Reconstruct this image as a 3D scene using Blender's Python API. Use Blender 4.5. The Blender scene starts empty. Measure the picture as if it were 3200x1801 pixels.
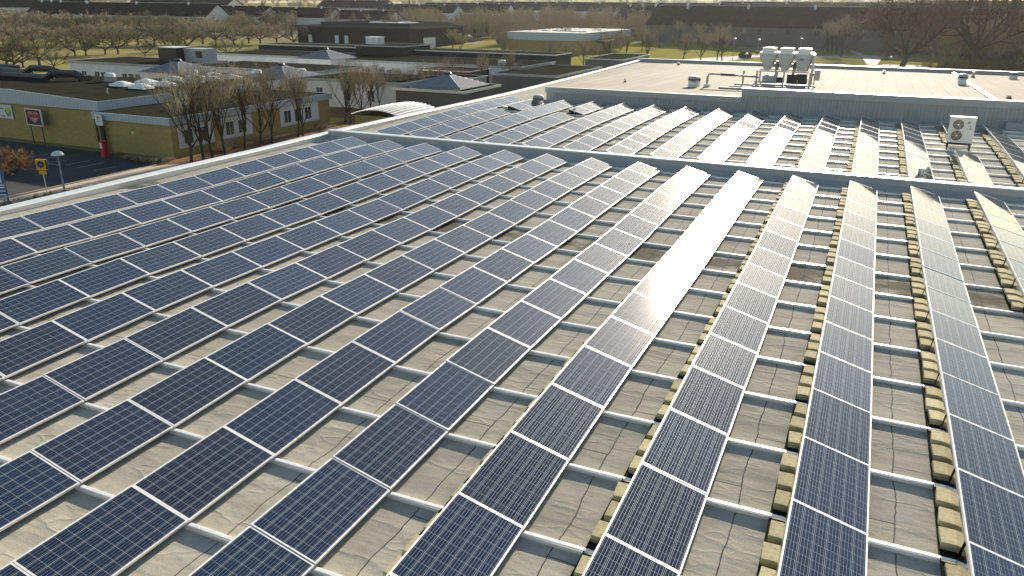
import bpy, math, random
from mathutils import Vector, Matrix, noise
random.seed(7)
R_ = math.radians
S = bpy.context.scene
COL = S.collection

# ------------------------------------------------------------------ camera
CAMP = Vector((23.2596, -30.822, 6.288))
RX = Vector((0.911882, 0.410371, 0.00817))
RD = Vector((0.14863, -0.311586, -0.938522))
RF = Vector((-0.382596, 0.857036, -0.345123))
FPX = 2415.56
cd = bpy.data.cameras.new('camera'); cam = bpy.data.objects.new('camera', cd); COL.objects.link(cam)
m = Matrix((RX, -RD, -RF)).transposed().to_4x4(); m.translation = CAMP
cam.matrix_world = m
cd.sensor_width = 36; cd.lens = FPX / 3200 * 36; cd.clip_start = 0.1; cd.clip_end = 9000
S.camera = cam

# ------------------------------------------------------------------ light
SUN_EL, SUN_AZ = 17.3, -0.6          # azimuth from +Y towards +X
w = bpy.data.worlds.new('World'); S.world = w; w.use_nodes = True
nt = w.node_tree; nt.nodes.clear()
sky = nt.nodes.new('ShaderNodeTexSky'); sky.sky_type = 'NISHITA'; sky.sun_disc = False
sky.sun_elevation = R_(SUN_EL); sky.sun_rotation = R_(SUN_AZ); sky.air_density = 1.2; sky.dust_density = 0.4
bg = nt.nodes.new('ShaderNodeBackground'); bg.inputs[1].default_value = 0.06
ow = nt.nodes.new('ShaderNodeOutputWorld')
nt.links.new(sky.outputs[0], bg.inputs[0]); nt.links.new(bg.outputs[0], ow.inputs[0])
sl = bpy.data.lights.new('sun', 'SUN'); sl.energy = 5.0; sl.angle = R_(0.6); sl.color = (1, 0.875, 0.70)
so = bpy.data.objects.new('sun', sl); COL.objects.link(so)
sd = Vector((math.sin(R_(SUN_AZ)) * math.cos(R_(SUN_EL)), math.cos(R_(SUN_AZ)) * math.cos(R_(SUN_EL)), math.sin(R_(SUN_EL))))
so.rotation_euler = sd.to_track_quat('Z', 'Y').to_euler(); so.location = (0, 0, 60)
S.view_settings.view_transform = 'Standard'; S.view_settings.look = 'None'
S.view_settings.exposure = 1.3; S.view_settings.gamma = 1

# ------------------------------------------------------------------ helpers
def gz(x, y): return -7.0 + 0.0112 * (-.407 * (x - CAMP.x) + .913 * (y - CAMP.y))
def ray(px, py): return RX * ((px - 1600) / FPX) + RD * ((py - 900.5) / FPX) + RF
def gp(px, py, h=0.0):               # photo pixel -> point h metres above the ground
    v = ray(px, py)
    t = (-7.0 + h - CAMP.z) / (v.z - 0.0112 * (-.407 * v.x + .913 * v.y))
    return CAMP + v * t
def hroof(x, y): return .92 - .0186 * (y - 20)
def rp(px, py):                      # photo pixel -> point on the raised hall roof
    v = ray(px, py); t = (.92 + .0186 * 20 - .0186 * CAMP.y - CAMP.z) / (v.z + .0186 * v.y)
    return CAMP + v * t
def zat(x, y, py):
    lo, hi = -30., 60.
    for _ in range(50):
        mid = (lo + hi) / 2; d = Vector((x, y, mid)) - CAMP
        if 900.5 + FPX * d.dot(RD) / d.dot(RF) > py: lo = mid
        else: hi = mid
    return mid
ZJ = [0, .024, .028, .031, .020, .005, -.018, -.015, .014, .026, .041, .067, .053, .023, -.010, -.024]
ZB = [-.005, .026, .059, .101, .130, .148, .158, .15, .14, .13, .12]
LP, PW, TILT, RP = 1.66, .99, R_(15.5), 2.0075
YB = 1.95
def lerp(t, a):
    if t <= 0: return a[0]
    if t >= len(a) - 1: return a[-1]
    i = int(t); return a[i] + (a[i + 1] - a[i]) * (t - i)
def prof(y):
    if y <= 0: return lerp(-y / LP, ZJ)
    if y < YB: return lerp(y / YB, [ZJ[0], ZB[0]])
    return lerp((y - YB) / LP, ZB)
ORD = 'zeroth first second third fourth fifth sixth seventh eighth ninth tenth eleventh twelfth thirteenth fourteenth fifteenth sixteenth seventeenth eighteenth nineteenth twentieth twenty-first twenty-second twenty-third twenty-fourth twenty-fifth twenty-sixth twenty-seventh twenty-eighth twenty-ninth thirtieth thirty-first thirty-second thirty-third thirty-fourth thirty-fifth'.split()
NUM = 'zero one two three four five six seven eight nine ten eleven twelve thirteen fourteen fifteen sixteen seventeen eighteen nineteen twenty'.split()

class MB:
    def __init__(s): s.v = []; s.f = []; s.uv = {}
    def face(s, pts):
        i = len(s.v); s.v += [tuple(p) for p in pts]; s.f.append(tuple(range(i, i + len(pts)))); return s
    def hull(s, lo, hi):             # two equal polygons, ccw seen from above
        n = len(lo); i = len(s.v); s.v += [tuple(p) for p in lo] + [tuple(p) for p in hi]
        s.f.append(tuple(range(i + n - 1, i - 1, -1))); s.f.append(tuple(range(i + n, i + 2 * n)))
        for k in range(n): s.f.append((i + k, i + (k + 1) % n, i + n + (k + 1) % n, i + n + k))
        return s
    def box(s, c, d, rz=0.0):
        x, y, z = d[0] / 2, d[1] / 2, d[2] / 2; co, si = math.cos(rz), math.sin(rz)
        q = [(a * co - b * si + c[0], a * si + b * co + c[1]) for a, b in ((-x, -y), (x, -y), (x, y), (-x, y))]
        return s.hull([(a, b, c[2] - z) for a, b in q], [(a, b, c[2] + z) for a, b in q])
    def bb(s, x0, x1, y0, y1, z0, z1): return s.box(((x0 + x1) / 2, (y0 + y1) / 2, (z0 + z1) / 2), (abs(x1 - x0), abs(y1 - y0), abs(z1 - z0)))
    def tube(s, pts, rad, n=6, cap=True):
        pts = [Vector(p) for p in pts]; i0 = len(s.v)
        for k, p in enumerate(pts):
            d = (pts[min(k + 1, len(pts) - 1)] - pts[max(k - 1, 0)]).normalized()
            a = d.cross(Vector((0, 0, 1)) if abs(d.z) < .9 else Vector((1, 0, 0))).normalized(); b = d.cross(a)
            r = rad[k] if isinstance(rad, (list, tuple)) else rad
            for q in range(n):
                t = 2 * math.pi * q / n; s.v.append(tuple(p + (a * math.cos(t) + b * math.sin(t)) * r))
        for k in range(len(pts) - 1):
            for q in range(n):
                s.f.append((i0 + k * n + q, i0 + k * n + (q + 1) % n, i0 + (k + 1) * n + (q + 1) % n, i0 + (k + 1) * n + q))
        if cap: s.f.append(tuple(i0 + q for q in range(n))[::-1]); s.f.append(tuple(i0 + (len(pts) - 1) * n + q for q in range(n)))
        return s
    def lathe(s, c, prf, n=16):      # prf: (r, z) from bottom
        i0 = len(s.v)
        for r, z in prf:
            for q in range(n): t = 2 * math.pi * q / n; s.v.append((c[0] + r * math.cos(t), c[1] + r * math.sin(t), c[2] + z))
        for k in range(len(prf) - 1):
            for q in range(n): s.f.append((i0 + k * n + q, i0 + k * n + (q + 1) % n, i0 + (k + 1) * n + (q + 1) % n, i0 + (k + 1) * n + q))
        s.f.append(tuple(i0 + q for q in range(n))[::-1]); s.f.append(tuple(i0 + (len(prf) - 1) * n + q for q in range(n)))
        return s
    def mesh(s, name):
        me = bpy.data.meshes.new(name); me.from_pydata(s.v, [], s.f); me.update(); return me
    def build(s, name, mt, parent=None, loc=None, smooth=False):
        me = s.mesh(name); me.materials.append(mt)
        if smooth:
            for p in me.polygons: p.use_smooth = True
        return link(name, me, parent, loc)
def link(name, me, parent=None, loc=None):
    o = bpy.data.objects.new(name, me); COL.objects.link(o)
    if parent: o.parent = parent
    if loc: o.location = loc
    return o
def tag(o, label=None, cat=None, group=None, kind=None):
    if label: o['label'] = label
    if cat: o['category'] = cat
    if group: o['group'] = group
    if kind: o['kind'] = kind
    return o
def empty(name, loc=(0, 0, 0), label=None, cat=None, group=None, rz=0):
    o = link(name, None, None, loc); o.rotation_euler = (0, 0, rz); o.empty_display_size = .2
    return tag(o, label, cat, group)
def copy_tree(o, parent=None):
    c = o.copy(); COL.objects.link(c); c.parent = parent
    for ch in list(o.children): copy_tree(ch, c)
    return c

# ------------------------------------------------------------------ materials
class NT:
    def __init__(s, name):
        s.m = bpy.data.materials.new(name); s.m.use_nodes = True; s.t = s.m.node_tree
        s.b = s.t.nodes['Principled BSDF']
    def n(s, typ, ins=None, **kw):
        nd = s.t.nodes.new(typ)
        for k, v in kw.items(): setattr(nd, k, v)
        for k, v in (ins or {}).items(): s.set(nd.inputs[k], v)
        return nd
    def set(s, sock, v):
        if hasattr(v, 'is_output'): s.t.links.new(v, sock)
        else: sock.default_value = v if not (isinstance(v, (tuple, list)) and len(v) == 3 and sock.type == 'RGBA') else (*v, 1)
    def math(s, op, a, b=0.0, c=0.0): return s.n('ShaderNodeMath', {0: a, 1: b, 2: c}, operation=op).outputs[0]
    def mix(s, f, a, b, bt='MIX'):
        nd = s.n('ShaderNodeMix', data_type='RGBA', blend_type=bt); s.set(nd.inputs[0], f); s.set(nd.inputs[6], a); s.set(nd.inputs[7], b); return nd.outputs[2]
    def ramp(s, f, a, b): return s.n('ShaderNodeMapRange', {0: f, 1: a, 2: b, 3: 0., 4: 1.}).outputs[0]
    def noise(s, vec, scale, det=4, rough=.6): return s.n('ShaderNodeTexNoise', {'Vector': vec, 'Scale': scale, 'Detail': det, 'Roughness': rough}).outputs[0]
    def P(s, **kw):
        for k, v in kw.items(): s.set(s.b.inputs[k.replace('_', ' ')], v)
    def bump(s, h, st, dist=.02): s.set(s.b.inputs['Normal'], s.n('ShaderNodeBump', {'Height': h, 'Strength': st, 'Distance': dist}).outputs[0])
def simple(name, c, rough=.6, metal=0., c2=None, scale=3., rand=0., bump=0., spec=None):
    t = NT(name); tc = t.n('ShaderNodeTexCoord').outputs['Object']
    c2 = c2 or tuple(x * .72 for x in c)
    nz = t.noise(tc, scale, 6); col = t.mix(t.ramp(nz, .3, .7), c, c2)
    if rand:
        r = t.n('ShaderNodeObjectInfo').outputs['Random']
        hv = t.n('ShaderNodeHueSaturation', {'Value': t.math('ADD', t.math('MULTIPLY', r, rand), 1 - rand / 2), 'Color': col}); col = hv.outputs[0]
    t.P(Base_Color=col, Roughness=rough, Metallic=metal)
    if spec is None: spec = .5 if rough < .7 else .08
    t.P(Specular_IOR_Level=spec)
    if bump: t.bump(nz, bump)
    return t.m

M = {}
M['alu'] = simple('aluminium', (.86, .86, .85), .4, .25, (.78, .78, .77), 9)
M['rail'] = simple('rail_metal', (.88, .87, .85), .26, .35, (.80, .79, .77), 5)
M['zinc'] = simple('zinc_sheet', (.36, .39, .43), .5, .3, (.27, .30, .33), 2)
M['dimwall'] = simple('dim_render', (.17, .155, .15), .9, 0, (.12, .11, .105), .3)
M['lantern'] = simple('lantern_zinc', (.20, .22, .25), .6, .1, (.14, .155, .18), 1.5)
M['flash'] = simple('white_flashing', (.72, .74, .73), .42, .35, (.60, .62, .62), 2.5)
M['white'] = simple('white_paint', (.78, .78, .76), .45, 0, (.66, .66, .64), 2)
M['offwhite'] = simple('offwhite_render', (.72, .73, .75), .8, 0, (.6, .6, .62), .8)
M['greywall'] = simple('grey_render', (.42, .42, .42), .8, 0, (.34, .34, .35), .5)
M['black'] = simple('black_metal', (.02, .021, .025), .4, .2, (.035, .035, .04), 3)
M['darkgrille'] = simple('dark_grille', (.025, .02, .018), .5)
M['concrete'] = simple('concrete', (.40, .385, .34), .9, 0, (.30, .29, .25), 6, 0, .2)
M['paver'] = simple('concrete_block', (.46, .42, .27), .92, 0, (.33, .30, .19), 14, .35, .3)
M['glass'] = simple('window_glass', (.05, .06, .07), .08, 0, (.09, .10, .11), .6)
M['dome'] = simple('opal_skylight', (.85, .86, .84), .25, 0, (.75, .76, .75), 1.5)
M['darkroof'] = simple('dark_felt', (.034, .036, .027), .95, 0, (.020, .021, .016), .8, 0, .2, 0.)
M['tileroof'] = simple('dark_tiles', (.03, .027, .026), .9, 0, (.018, .016, .016), .7, 0, 0, 0.)
M['tileroof_red'] = simple('brown_tiles', (.07, .04, .034), .9, 0, (.04, .025, .022), .5, 0, 0, 0.)
M['asphalt'] = simple('asphalt', (.075, .078, .082), .85, 0, (.05, .052, .056), .7)
M['path'] = simple('path_gravel', (.55, .45, .33), .95, 0, (.42, .35, .26), 1.2)
M['pale_path'] = simple('path_pale', (.42, .40, .37), .9, 0, (.34, .32, .3), .4)
M['line'] = simple('line_paint', (.5, .52, .54), .8, 0, (.25, .27, .29), 2)
M['red'] = simple('red_paint', (.55, .03, .03), .5)
M['orange'] = simple('orange_plate', (.85, .36, .02), .5)
M['blue'] = simple('blue_plate', (.03, .12, .33), .5)
M['logo_blue'] = simple('logo_blue', (.08, .10, .45), .5)
M['green'] = simple('green_mark', (.10, .35, .08), .6)
M['yellow'] = simple('yellow_mark', (.7, .6, .06), .6)
M['purple'] = simple('sign_maroon', (.10, .035, .045), .6)
M['heart'] = simple('sign_heart', (.42, .30, .30), .6)
M['bark'] = simple('bark', (.10, .078, .055), .95, 0, (.06, .047, .034), 8)
M['twig'] = simple('twigs', (.42, .35, .23), .9, 0, (.29, .24, .16), 3, .5)
M['twig_dark'] = simple('twigs_dark', (.17, .12, .085), .9, 0, (.11, .078, .058), 3, .3)
M['twig_olive'] = simple('twigs_olive', (.24, .22, .12), .9, 0, (.16, .145, .08), 3, .5)
M['twig_orange'] = simple('twigs_orange', (.27, .16, .07), .9, 0, (.17, .105, .05), 3, .3)
M['needle'] = simple('needles', (.035, .06, .028), .9, 0, (.02, .036, .018), 2, .3)
M['pipe'] = simple('pipe_lagging', (.55, .52, .47), .4, .6)
M['rust'] = simple('rusty_steel', (.22, .09, .05), .8)
M['coil'] = simple('chiller_panel', (.50, .50, .48), .5, 0, (.42, .42, .40), 1.5)
M['beige'] = simple('beige_box', (.55, .53, .42), .55)

# brick walls
def brick(name, c1, c2, mortar):
    t = NT(name); pos = t.n('ShaderNodeNewGeometry').outputs['Position']
    sx = t.n('ShaderNodeSeparateXYZ', {0: pos})
    u = t.math('ADD', sx.outputs[0], sx.outputs[1]); v = t.n('ShaderNodeCombineXYZ', {0: u, 1: sx.outputs[2]}).outputs[0]
    b = t.n('ShaderNodeTexBrick', {'Vector': v, 'Color1': (*c1, 1), 'Color2': (*c2, 1), 'Mortar': (*mortar, 1), 'Scale': 1., 'Mortar Size': .008, 'Brick Width': .25, 'Row Height': .08, 'Bias': 0.})
    n = t.noise(pos, .5, 5)
    t.P(Base_Color=t.mix(t.math('MULTIPLY', t.ramp(n, .35, .7), .35), b.outputs[0], tuple(x * .6 for x in c1)), Roughness=.85); return t.m
M['ybrick'] = brick('yellow_brick', (.44, .325, .095), (.33, .24, .065), (.32, .26, .15))
M['dbrick'] = brick('dark_brick', (.03, .025, .022), (.022, .018, .016), (.03, .028, .026))

# roof felt of the hall
def felt():
    t = NT('roof_felt'); pos = t.n('ShaderNodeNewGeometry').outputs['Position']
    s = t.n('ShaderNodeSeparateXYZ', {0: pos}); x, y = s.outputs[0], s.outputs[1]
    yw = t.math('ADD', y, t.math('MULTIPLY', t.noise(pos, .8, 2), .12))
    xw = t.math('ADD', x, t.math('MULTIPLY', t.noise(pos, 1.1, 4), .16))
    v = t.n('ShaderNodeCombineXYZ', {0: yw, 1: xw}).outputs[0]
    b = t.n('ShaderNodeTexBrick', {'Vector': v, 'Color1': (.64, .595, .48, 1), 'Color2': (.56, .52, .42, 1), 'Mortar': (.07, .065, .055, 1), 'Scale': 1., 'Mortar Size': .010, 'Mortar Smooth': .3, 'Brick Width': 3.9, 'Row Height': .98, 'Bias': 0.}, offset=.37)
    st = t.n('ShaderNodeMapping', {'Vector': pos, 'Scale': (.35, 1.6, 1)}).outputs[0]
    stain = t.ramp(t.noise(st, .9, 8, .65), .42, .72)
    col = t.mix(t.math('MULTIPLY', stain, .5), b.outputs[0], (.27, .25, .20)); col = t.mix(t.math('MULTIPLY', t.ramp(t.noise(pos, 1.6, 9, .7), .5, .78), .55), col, (.24, .215, .16))
    pale = t.ramp(t.noise(pos, .22, 3), .5, .75)
    col = t.mix(t.math('MULTIPLY', pale, .35), col, (.60, .575, .51))
    # dirt and moss left by standing water in the valley of the roof
    d = t.math('ABSOLUTE', t.math('SUBTRACT', y, -10.7)); dn = t.math('ADD', t.ramp(d, 1.9, .1), t.math('MULTIPLY', t.math('SUBTRACT', t.noise(pos, 1.3, 8, .7), .5), 2.2))
    mask = t.math('MULTIPLY', t.ramp(dn, .55, .95), .85)
    col = t.mix(mask, col, t.mix(t.ramp(t.noise(pos, 3.1, 6), .4, .6), (.085, .085, .03), (.05, .042, .03)))
    g = t.noise(pos, 95, 2, .7); col = t.mix(t.ramp(g, .34, .5), t.mix(.5, col, (.13, .12, .10)), col)
    gg = t.ramp(g, .62, .75); col = t.mix(t.math('MULTIPLY', gg, .45), col, (.62, .6, .54))
    t.P(Base_Color=col, Roughness=.95, Specular_IOR_Level=.05, Diffuse_Roughness=.6)
    h = t.math('ADD', t.math('MULTIPLY', g, .12), t.math('ADD', t.math('MULTIPLY', t.noise(st, 2.3, 6), 1.0), t.math('MULTIPLY', b.outputs[1], -.5)))
    rid = t.math('POWER', t.math('SUBTRACT', 1., t.math('ABSOLUTE', t.math('MULTIPLY', t.math('SUBTRACT', t.noise(t.n('ShaderNodeMapping', {'Vector': pos, 'Scale': (.55, 1.3, 1)}).outputs[0], 1.1, 3), .5), 2.4))), 9.)
    h = t.math('ADD', h, t.math('MULTIPLY', rid, .45))
    t.bump(h, .5, .03)
    return t.m
M['felt'] = felt()
def felt2():
    t = NT('raised_roof_felt'); pos = t.n('ShaderNodeNewGeometry').outputs['Position']
    s = t.n('ShaderNodeSeparateXYZ', {0: pos})
    v = t.n('ShaderNodeCombineXYZ', {0: s.outputs[1], 1: s.outputs[0]}).outputs[0]
    b = t.n('ShaderNodeTexBrick', {'Vector': v, 'Color1': (.34, .32, .28, 1), 'Color2': (.29, .27, .235, 1), 'Mortar': (.19, .175, .15, 1), 'Scale': 1., 'Mortar Size': .03, 'Brick Width': 7., 'Row Height': 1.05}, offset=.45)
    st = t.n('ShaderNodeMapping', {'Vector': pos, 'Scale': (.12, .5, 1)}).outputs[0]
    col = t.mix(t.math('MULTIPLY', t.ramp(t.noise(st, 1., 7, .6), .5, .75), .5), b.outputs[0], (.25, .215, .16))
    # right-hand bay beyond the cover strip is older and browner
    br = t.math('MULTIPLY', t.ramp(s.outputs[0], 30.55, 30.6), .6)
    col = t.mix(br, col, (.22, .185, .15))
    t.P(Base_Color=col, Roughness=.9, Specular_IOR_Level=.05); t.bump(t.noise(st, 3, 6), .3, .03); return t.m
M['felt2'] = felt2()

# solar cells: uv in metres, u along the 1.64 m side, v along the 0.99 m side
def cells():
    t = NT('solar_cells'); uv = t.n('ShaderNodeUVMap').outputs[0]
    s = t.n('ShaderNodeSeparateXYZ', {0: uv}); u, v = s.outputs[0], s.outputs[1]
    def lines(c, pitch, wd, off=0.0):
        f = t.math('FRACT', t.math('DIVIDE', t.math('ADD', c, off), pitch))
        d = t.math('ABSOLUTE', t.math('SUBTRACT', f, .5)); return t.ramp(d, .5 - wd / pitch / 2 * 1.15, .5 - wd / pitch / 2 * .85)
    gu = lines(u, .1605, .0026); gv = lines(v, .1590, .0046)
    gap = t.math('MAXIMUM', gu, gv)
    bus = lines(v, .1590 / 4, .0022, .1590 / 8)
    rnd = t.n('ShaderNodeObjectInfo').outputs['Random']
    isl = t.n('ShaderNodeTexVoronoi', {'Vector': uv, 'Scale': 35.}).outputs[1]
    cell = t.n('ShaderNodeTexWhiteNoise', {'Vector': t.n('ShaderNodeVectorMath', {0: uv, 1: (.16, .159, 1)}, operation='SNAP').outputs[0]}, noise_dimensions='2D').outputs[0]
    base = t.mix(t.ramp(rnd, .25, .75), (.002, .011, .036), (.004, .007, .016))
    base = t.mix(t.math('MULTIPLY', cell, .35), base, (.004, .008, .022))
    base = t.mix(t.math('MULTIPLY', t.n('ShaderNodeSeparateColor', {0: isl}).outputs[0], .18), base, (.012, .035, .11))
    col = t.mix(bus, base, (.32, .35, .38)); col = t.mix(gap, col, (.42, .47, .51))
    # dust film and bird droppings
    pos = t.n('ShaderNodeNewGeometry').outputs['Position']
    dust = t.math('MULTIPLY', t.ramp(t.noise(pos, 1.7, 6), .3, .8), .018)
    edge_ = t.math('MULTIPLY', t.math('MULTIPLY', t.ramp(v, .86, .95), t.ramp(t.noise(pos, 4, 5), .3, .7)), .09)
    col = t.mix(t.math('ADD', dust, edge_), col, (.45, .42, .36))
    vd = t.n('ShaderNodeTexVoronoi', {'Vector': t.n('ShaderNodeVectorMath', {0: pos, 1: t.n('ShaderNodeTexNoise', {'Vector': pos, 'Scale': 30.}).outputs[1]}, operation='ADD').outputs[0], 'Scale': 1.4, 'Randomness': 1.}, feature='F1')
    rr = t.n('ShaderNodeSeparateColor', {0: vd.outputs[1]}).outputs[0]
    drop = t.math('LESS_THAN', vd.outputs[0], t.math('MULTIPLY', t.math('MAXIMUM', t.math('SUBTRACT', rr, .40), 0.), .07))
    col = t.mix(drop, col, (.6, .6, .57))
    rough = t.math('ADD', .5, t.math('MULTIPLY', drop, .4))
    t.P(Base_Color=col, Roughness=rough, Specular_IOR_Level=0., Metallic=t.math('MULTIPLY', bus, .35), Coat_Weight=t.math('SUBTRACT', 1., drop), Coat_Roughness=t.math('ADD', .035, t.math('MULTIPLY', rnd, .04)), Coat_IOR=1.7, IOR=1.1)
    return t.m
M['cells'] = cells()
def mirror():
    t = NT('polished_aluminium'); pos = t.n('ShaderNodeNewGeometry').outputs['Position']
    t.P(Base_Color=(.78, .77, .72), Metallic=1., Roughness=.12); t.bump(t.noise(pos, 6, 3), .25, .03); return t.m
M['mirror'] = mirror()
def ribbed(name, c, pitch):
    t = NT(name); s = t.n('ShaderNodeSeparateXYZ', {0: t.n('ShaderNodeNewGeometry').outputs['Position']})
    f = t.math('FRACT', t.math('DIVIDE', t.math('ADD', s.outputs[0], s.outputs[1]), pitch))
    k = t.math('LESS_THAN', f, .12); t.P(Base_Color=t.mix(t.math('MULTIPLY', k, .45), c, tuple(x * .5 for x in c)), Roughness=.5, Metallic=.2); return t.m
M['ribzinc'] = ribbed('ribbed_zinc', (.42, .48, .56), .45)
M['bluewall'] = simple('blue_grey_sheet', (.375, .395, .405), .5, .1, (.31, .33, .345), 1.2)

# ground
def lawn():
    t = NT('lawn'); pos = t.n('ShaderNodeNewGeometry').outputs['Position']
    a = t.ramp(t.noise(pos, .035, 6), .35, .65); b = t.ramp(t.noise(pos, .9, 6), .3, .7)
    col = t.mix(a, (.25, .24, .05), (.16, .16, .04)); col = t.mix(t.math('MULTIPLY', b, .5), col, (.30, .26, .08))
    f = t.ramp(t.noise(pos, .006, 3), .45, .55); col = t.mix(t.math('MULTIPLY', f, .5), col, (.25, .22, .13))
    t.P(Base_Color=col, Roughness=1., Specular_IOR_Level=0.); return t.m
M['lawn'] = lawn()
M['soil'] = simple('leaf_litter', (.20, .11, .05), .95, 0, (.12, .08, .045), 1.5)
def gpoly(name, pts, mt, dz, kind='structure'):
    b = MB(); b.face([(x, y, gz(x, y) + dz) for x, y in pts]); return tag(b.build(name, mt), kind=kind)
gpoly('ground', [(-5200, -300), (4200, -300), (4200, 6000), (-5200, 6000)], M['lawn'], 0)

exec_order = []
# ================================================================== hall building
hall = empty('flat_roofed_hall', (14, 14, gz(14, 14)), 'huge flat-roofed hall whose felt roof carries the solar arrays', 'building')
def hp(b, name, mt, parent=hall, smooth=False):
    o = b.build(name, mt, parent, smooth=smooth); o.matrix_parent_inverse = Matrix.Translation(parent.location).inverted() if parent is hall else Matrix(); return o
X0, X1, YN = -1.4, 44.0, -40.0
def roofgrid(x0, x1, y0, y1, st, zf):
    b = MB(); nx = int((x1 - x0) / st) + 1; ny = int((y1 - y0) / st) + 1
    for j in range(ny):
        for i in range(nx):
            x = x0 + (x1 - x0) * i / (nx - 1); y = y0 + (y1 - y0) * j / (ny - 1); b.v.append((x, y, zf(x, y)))
    for j in range(ny - 1):
        for i in range(nx - 1): a = j * nx + i; b.f.append((a, a + 1, a + nx + 1, a + nx))
    return b
def rz(x, y):
    n = noise.noise(Vector((x * .5, y * 2.2, 0))) * .011 + noise.noise(Vector((x * 1.9, y * 4.5, 3))) * .007
    return prof(y) - .13 + n
hp(roofgrid(-1.0, 33.2, -31.5, .82, .11, rz), 'front_roof', M['felt'], smooth=True)
hp(roofgrid(-1.0, 33.2, 1.12, 20.0, .13, rz), 'back_roof', M['felt'], smooth=True)
b = MB(); b.hull([(X0, YN, gz(0, 0) - 1), (X1, YN, gz(0, 0) - 1), (X1, 60, gz(0, 0) - 1), (X0, 60, gz(0, 0) - 1)], [(X0, YN, -.42), (X1, YN, -.42), (X1, 60, -.2), (X0, 60, -.2)])
hp(b, 'hall_walls', M['ribzinc'])
b = MB(); b.face([(-1, YN, -.3), (33.2, YN, -.3), (33.2, -31.5, -.16), (-1, -31.5, -.16)]); b.face([(33.2, YN, -.3), (X1, YN, -.3), (X1, 20, -.03), (33.2, 20, -.03)])
hp(b, 'side_roof', M['felt'])
# low strip between the raised roof and the parapet
b = MB(); b.face([(-1, 20, -.02), (3.0, 20, -.02), (3.0, 59.5, .17), (-1, 59.5, .17)]); hp(b, 'side_roof', M['felt2'])
# edge parapet
def edge(ys, zs, name):
    inner = MB(); cap = MB()
    for k in range(len(ys) - 1):
        y0, y1, z0, z1 = ys[k], ys[k + 1], zs[k], zs[k + 1]
        inner.hull([(-1.34, y0, -.45), (-1.02, y0, -.45), (-1.02, y1, -.45), (-1.34, y1, -.45)], [(-1.34, y0, z0 - .03), (-1.02, y0, z0 - .03), (-1.02, y1, z1 - .03), (-1.34, y1, z1 - .03)])
        cap.hull([(-1.42, y0 + .004, z0 - .028), (-.98, y0 + .004, z0 - .028), (-.98, y1 - .004, z1 - .028), (-1.42, y1 - .004, z1 - .028)], [(-1.40, y0 + .004, z0 + .012), (-1.0, y0 + .004, z0), (-1.0, y1 - .004, z1), (-1.40, y1 - .004, z1 + .012)])
    o = hp(inner, name, M['flash']); c = cap.build('parapet_cap', M['flash'], o)
ys = [-32, -27, -22, -17, -12.3, -8, -4.1, -1, 2.6, 6, 9.7, 14, 18, 23.6, 28, 33, 37.8, 43, 48, 53, 59.6]
zs = [.05, .06, .065, .07, .093, .10, .10, .14, .15, .14, .12, .09, .06, .05, .08, .11, .14, .19, .25, .30, .38]
edge(ys, zs, 'edge_parapet')
# wall dividing the two arrays
b = MB(); c = MB()
xs = [-1.0 + 1.25 * k for k in range(28)]
for k in range(27):
    a, e = xs[k], min(xs[k + 1], 33.2)
    b.hull([(a + .003, .82, -.25), (e - .003, .82, -.25), (e - .003, 1.12, -.25), (a + .003, 1.12, -.25)], [(a + .003, .86, .27), (e - .003, .86, .27), (e - .003, 1.10, .27), (a + .003, 1.10, .27)])
for k in range(9):
    a = -1 + 3.8 * k; e = min(a + 3.8, 33.2); c.hull([(a + .004, .80, .272), (e - .004, .80, .272), (e - .004, 1.16, .272), (a + .004, 1.16, .272)], [(a + .004, .82, .315), (e - .004, .82, .315), (e - .004, 1.14, .325), (a + .004, 1.14, .325)])
o = hp(b, 'dividing_wall', M['bluewall']); c.build('wall_cap', M['flash'], o)
b = MB(); b.hull([(-1., .70, -.15), (33.2, .70, -.15), (33.2, .815, -.15), (-1., .815, -.15)], [(-1., .80, .02), (33.2, .80, .02), (33.2, .815, .04), (-1., .815, .04)]); hp(b, 'upstand', M['bluewall'])
# raised rear roof with its ribbed front wall
RB = MB()
nx, ny = 60, 50
def rz2(x, y): return hroof(x, y) + noise.noise(Vector((x * .25, y * .7, 5))) * .02
hp(roofgrid(3.0, 43.9, 20.12, 59.0, .7, rz2), 'raised_roof', M['felt2'], smooth=True)
b = MB(); b.hull([(3.0, 20.17, -.2), (43.9, 20.17, -.2), (43.9, 59.2, -.2), (3.0, 59.2, -.2)], [(3.0, 20.17, .86), (43.9, 20.17, .86), (43.9, 59.2, .12), (3.0, 59.2, .12)]); hp(b, 'raised_block', M['bluewall'])
wl = MB()
def ribwall(b, x0, x1, z0, z1):
    n = int((x1 - x0) / .2); p = (x1 - x0) / n
    for k in range(n):
        a = x0 + k * p
        q = [(a, 20.10), (a + p * .12, 20.065), (a + p * .62, 20.065), (a + p * .74, 20.10)]
        for i in range(3): b.face([(q[i][0], q[i][1], z0), (q[i + 1][0], q[i + 1][1], z0), (q[i + 1][0], q[i + 1][1], z1), (q[i][0], q[i][1], z1)])
        b.face([(q[3][0], 20.10, z0), (a + p, 20.10, z0), (a + p, 20.10, z1), (q[3][0], 20.10, z1)])
ribwall(wl, 3.0, 16.1, -.15, .58); ribwall(wl, 16.1, 43.9, -.15, 1.08)
o = hp(wl, 'ribbed_wall', M['bluewall'])
b = MB(); b.bb(2.96, 16.1, 19.97, 20.16, .585, .93); b.bb(16.1, 43.9, 19.97, 20.5, 1.085, 1.46); b.bb(16.1, 16.2, 20.16, 20.5, .86, 1.085)
b.build('fascia_band', M['bluewall'], o)
b = MB(); b.bb(2.94, 16.08, 19.95, 20.20, .933, .965); b.bb(16.06, 43.9, 19.95, 20.56, 1.463, 1.50); b.build('wall_cap', M['flash'], o)
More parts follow.
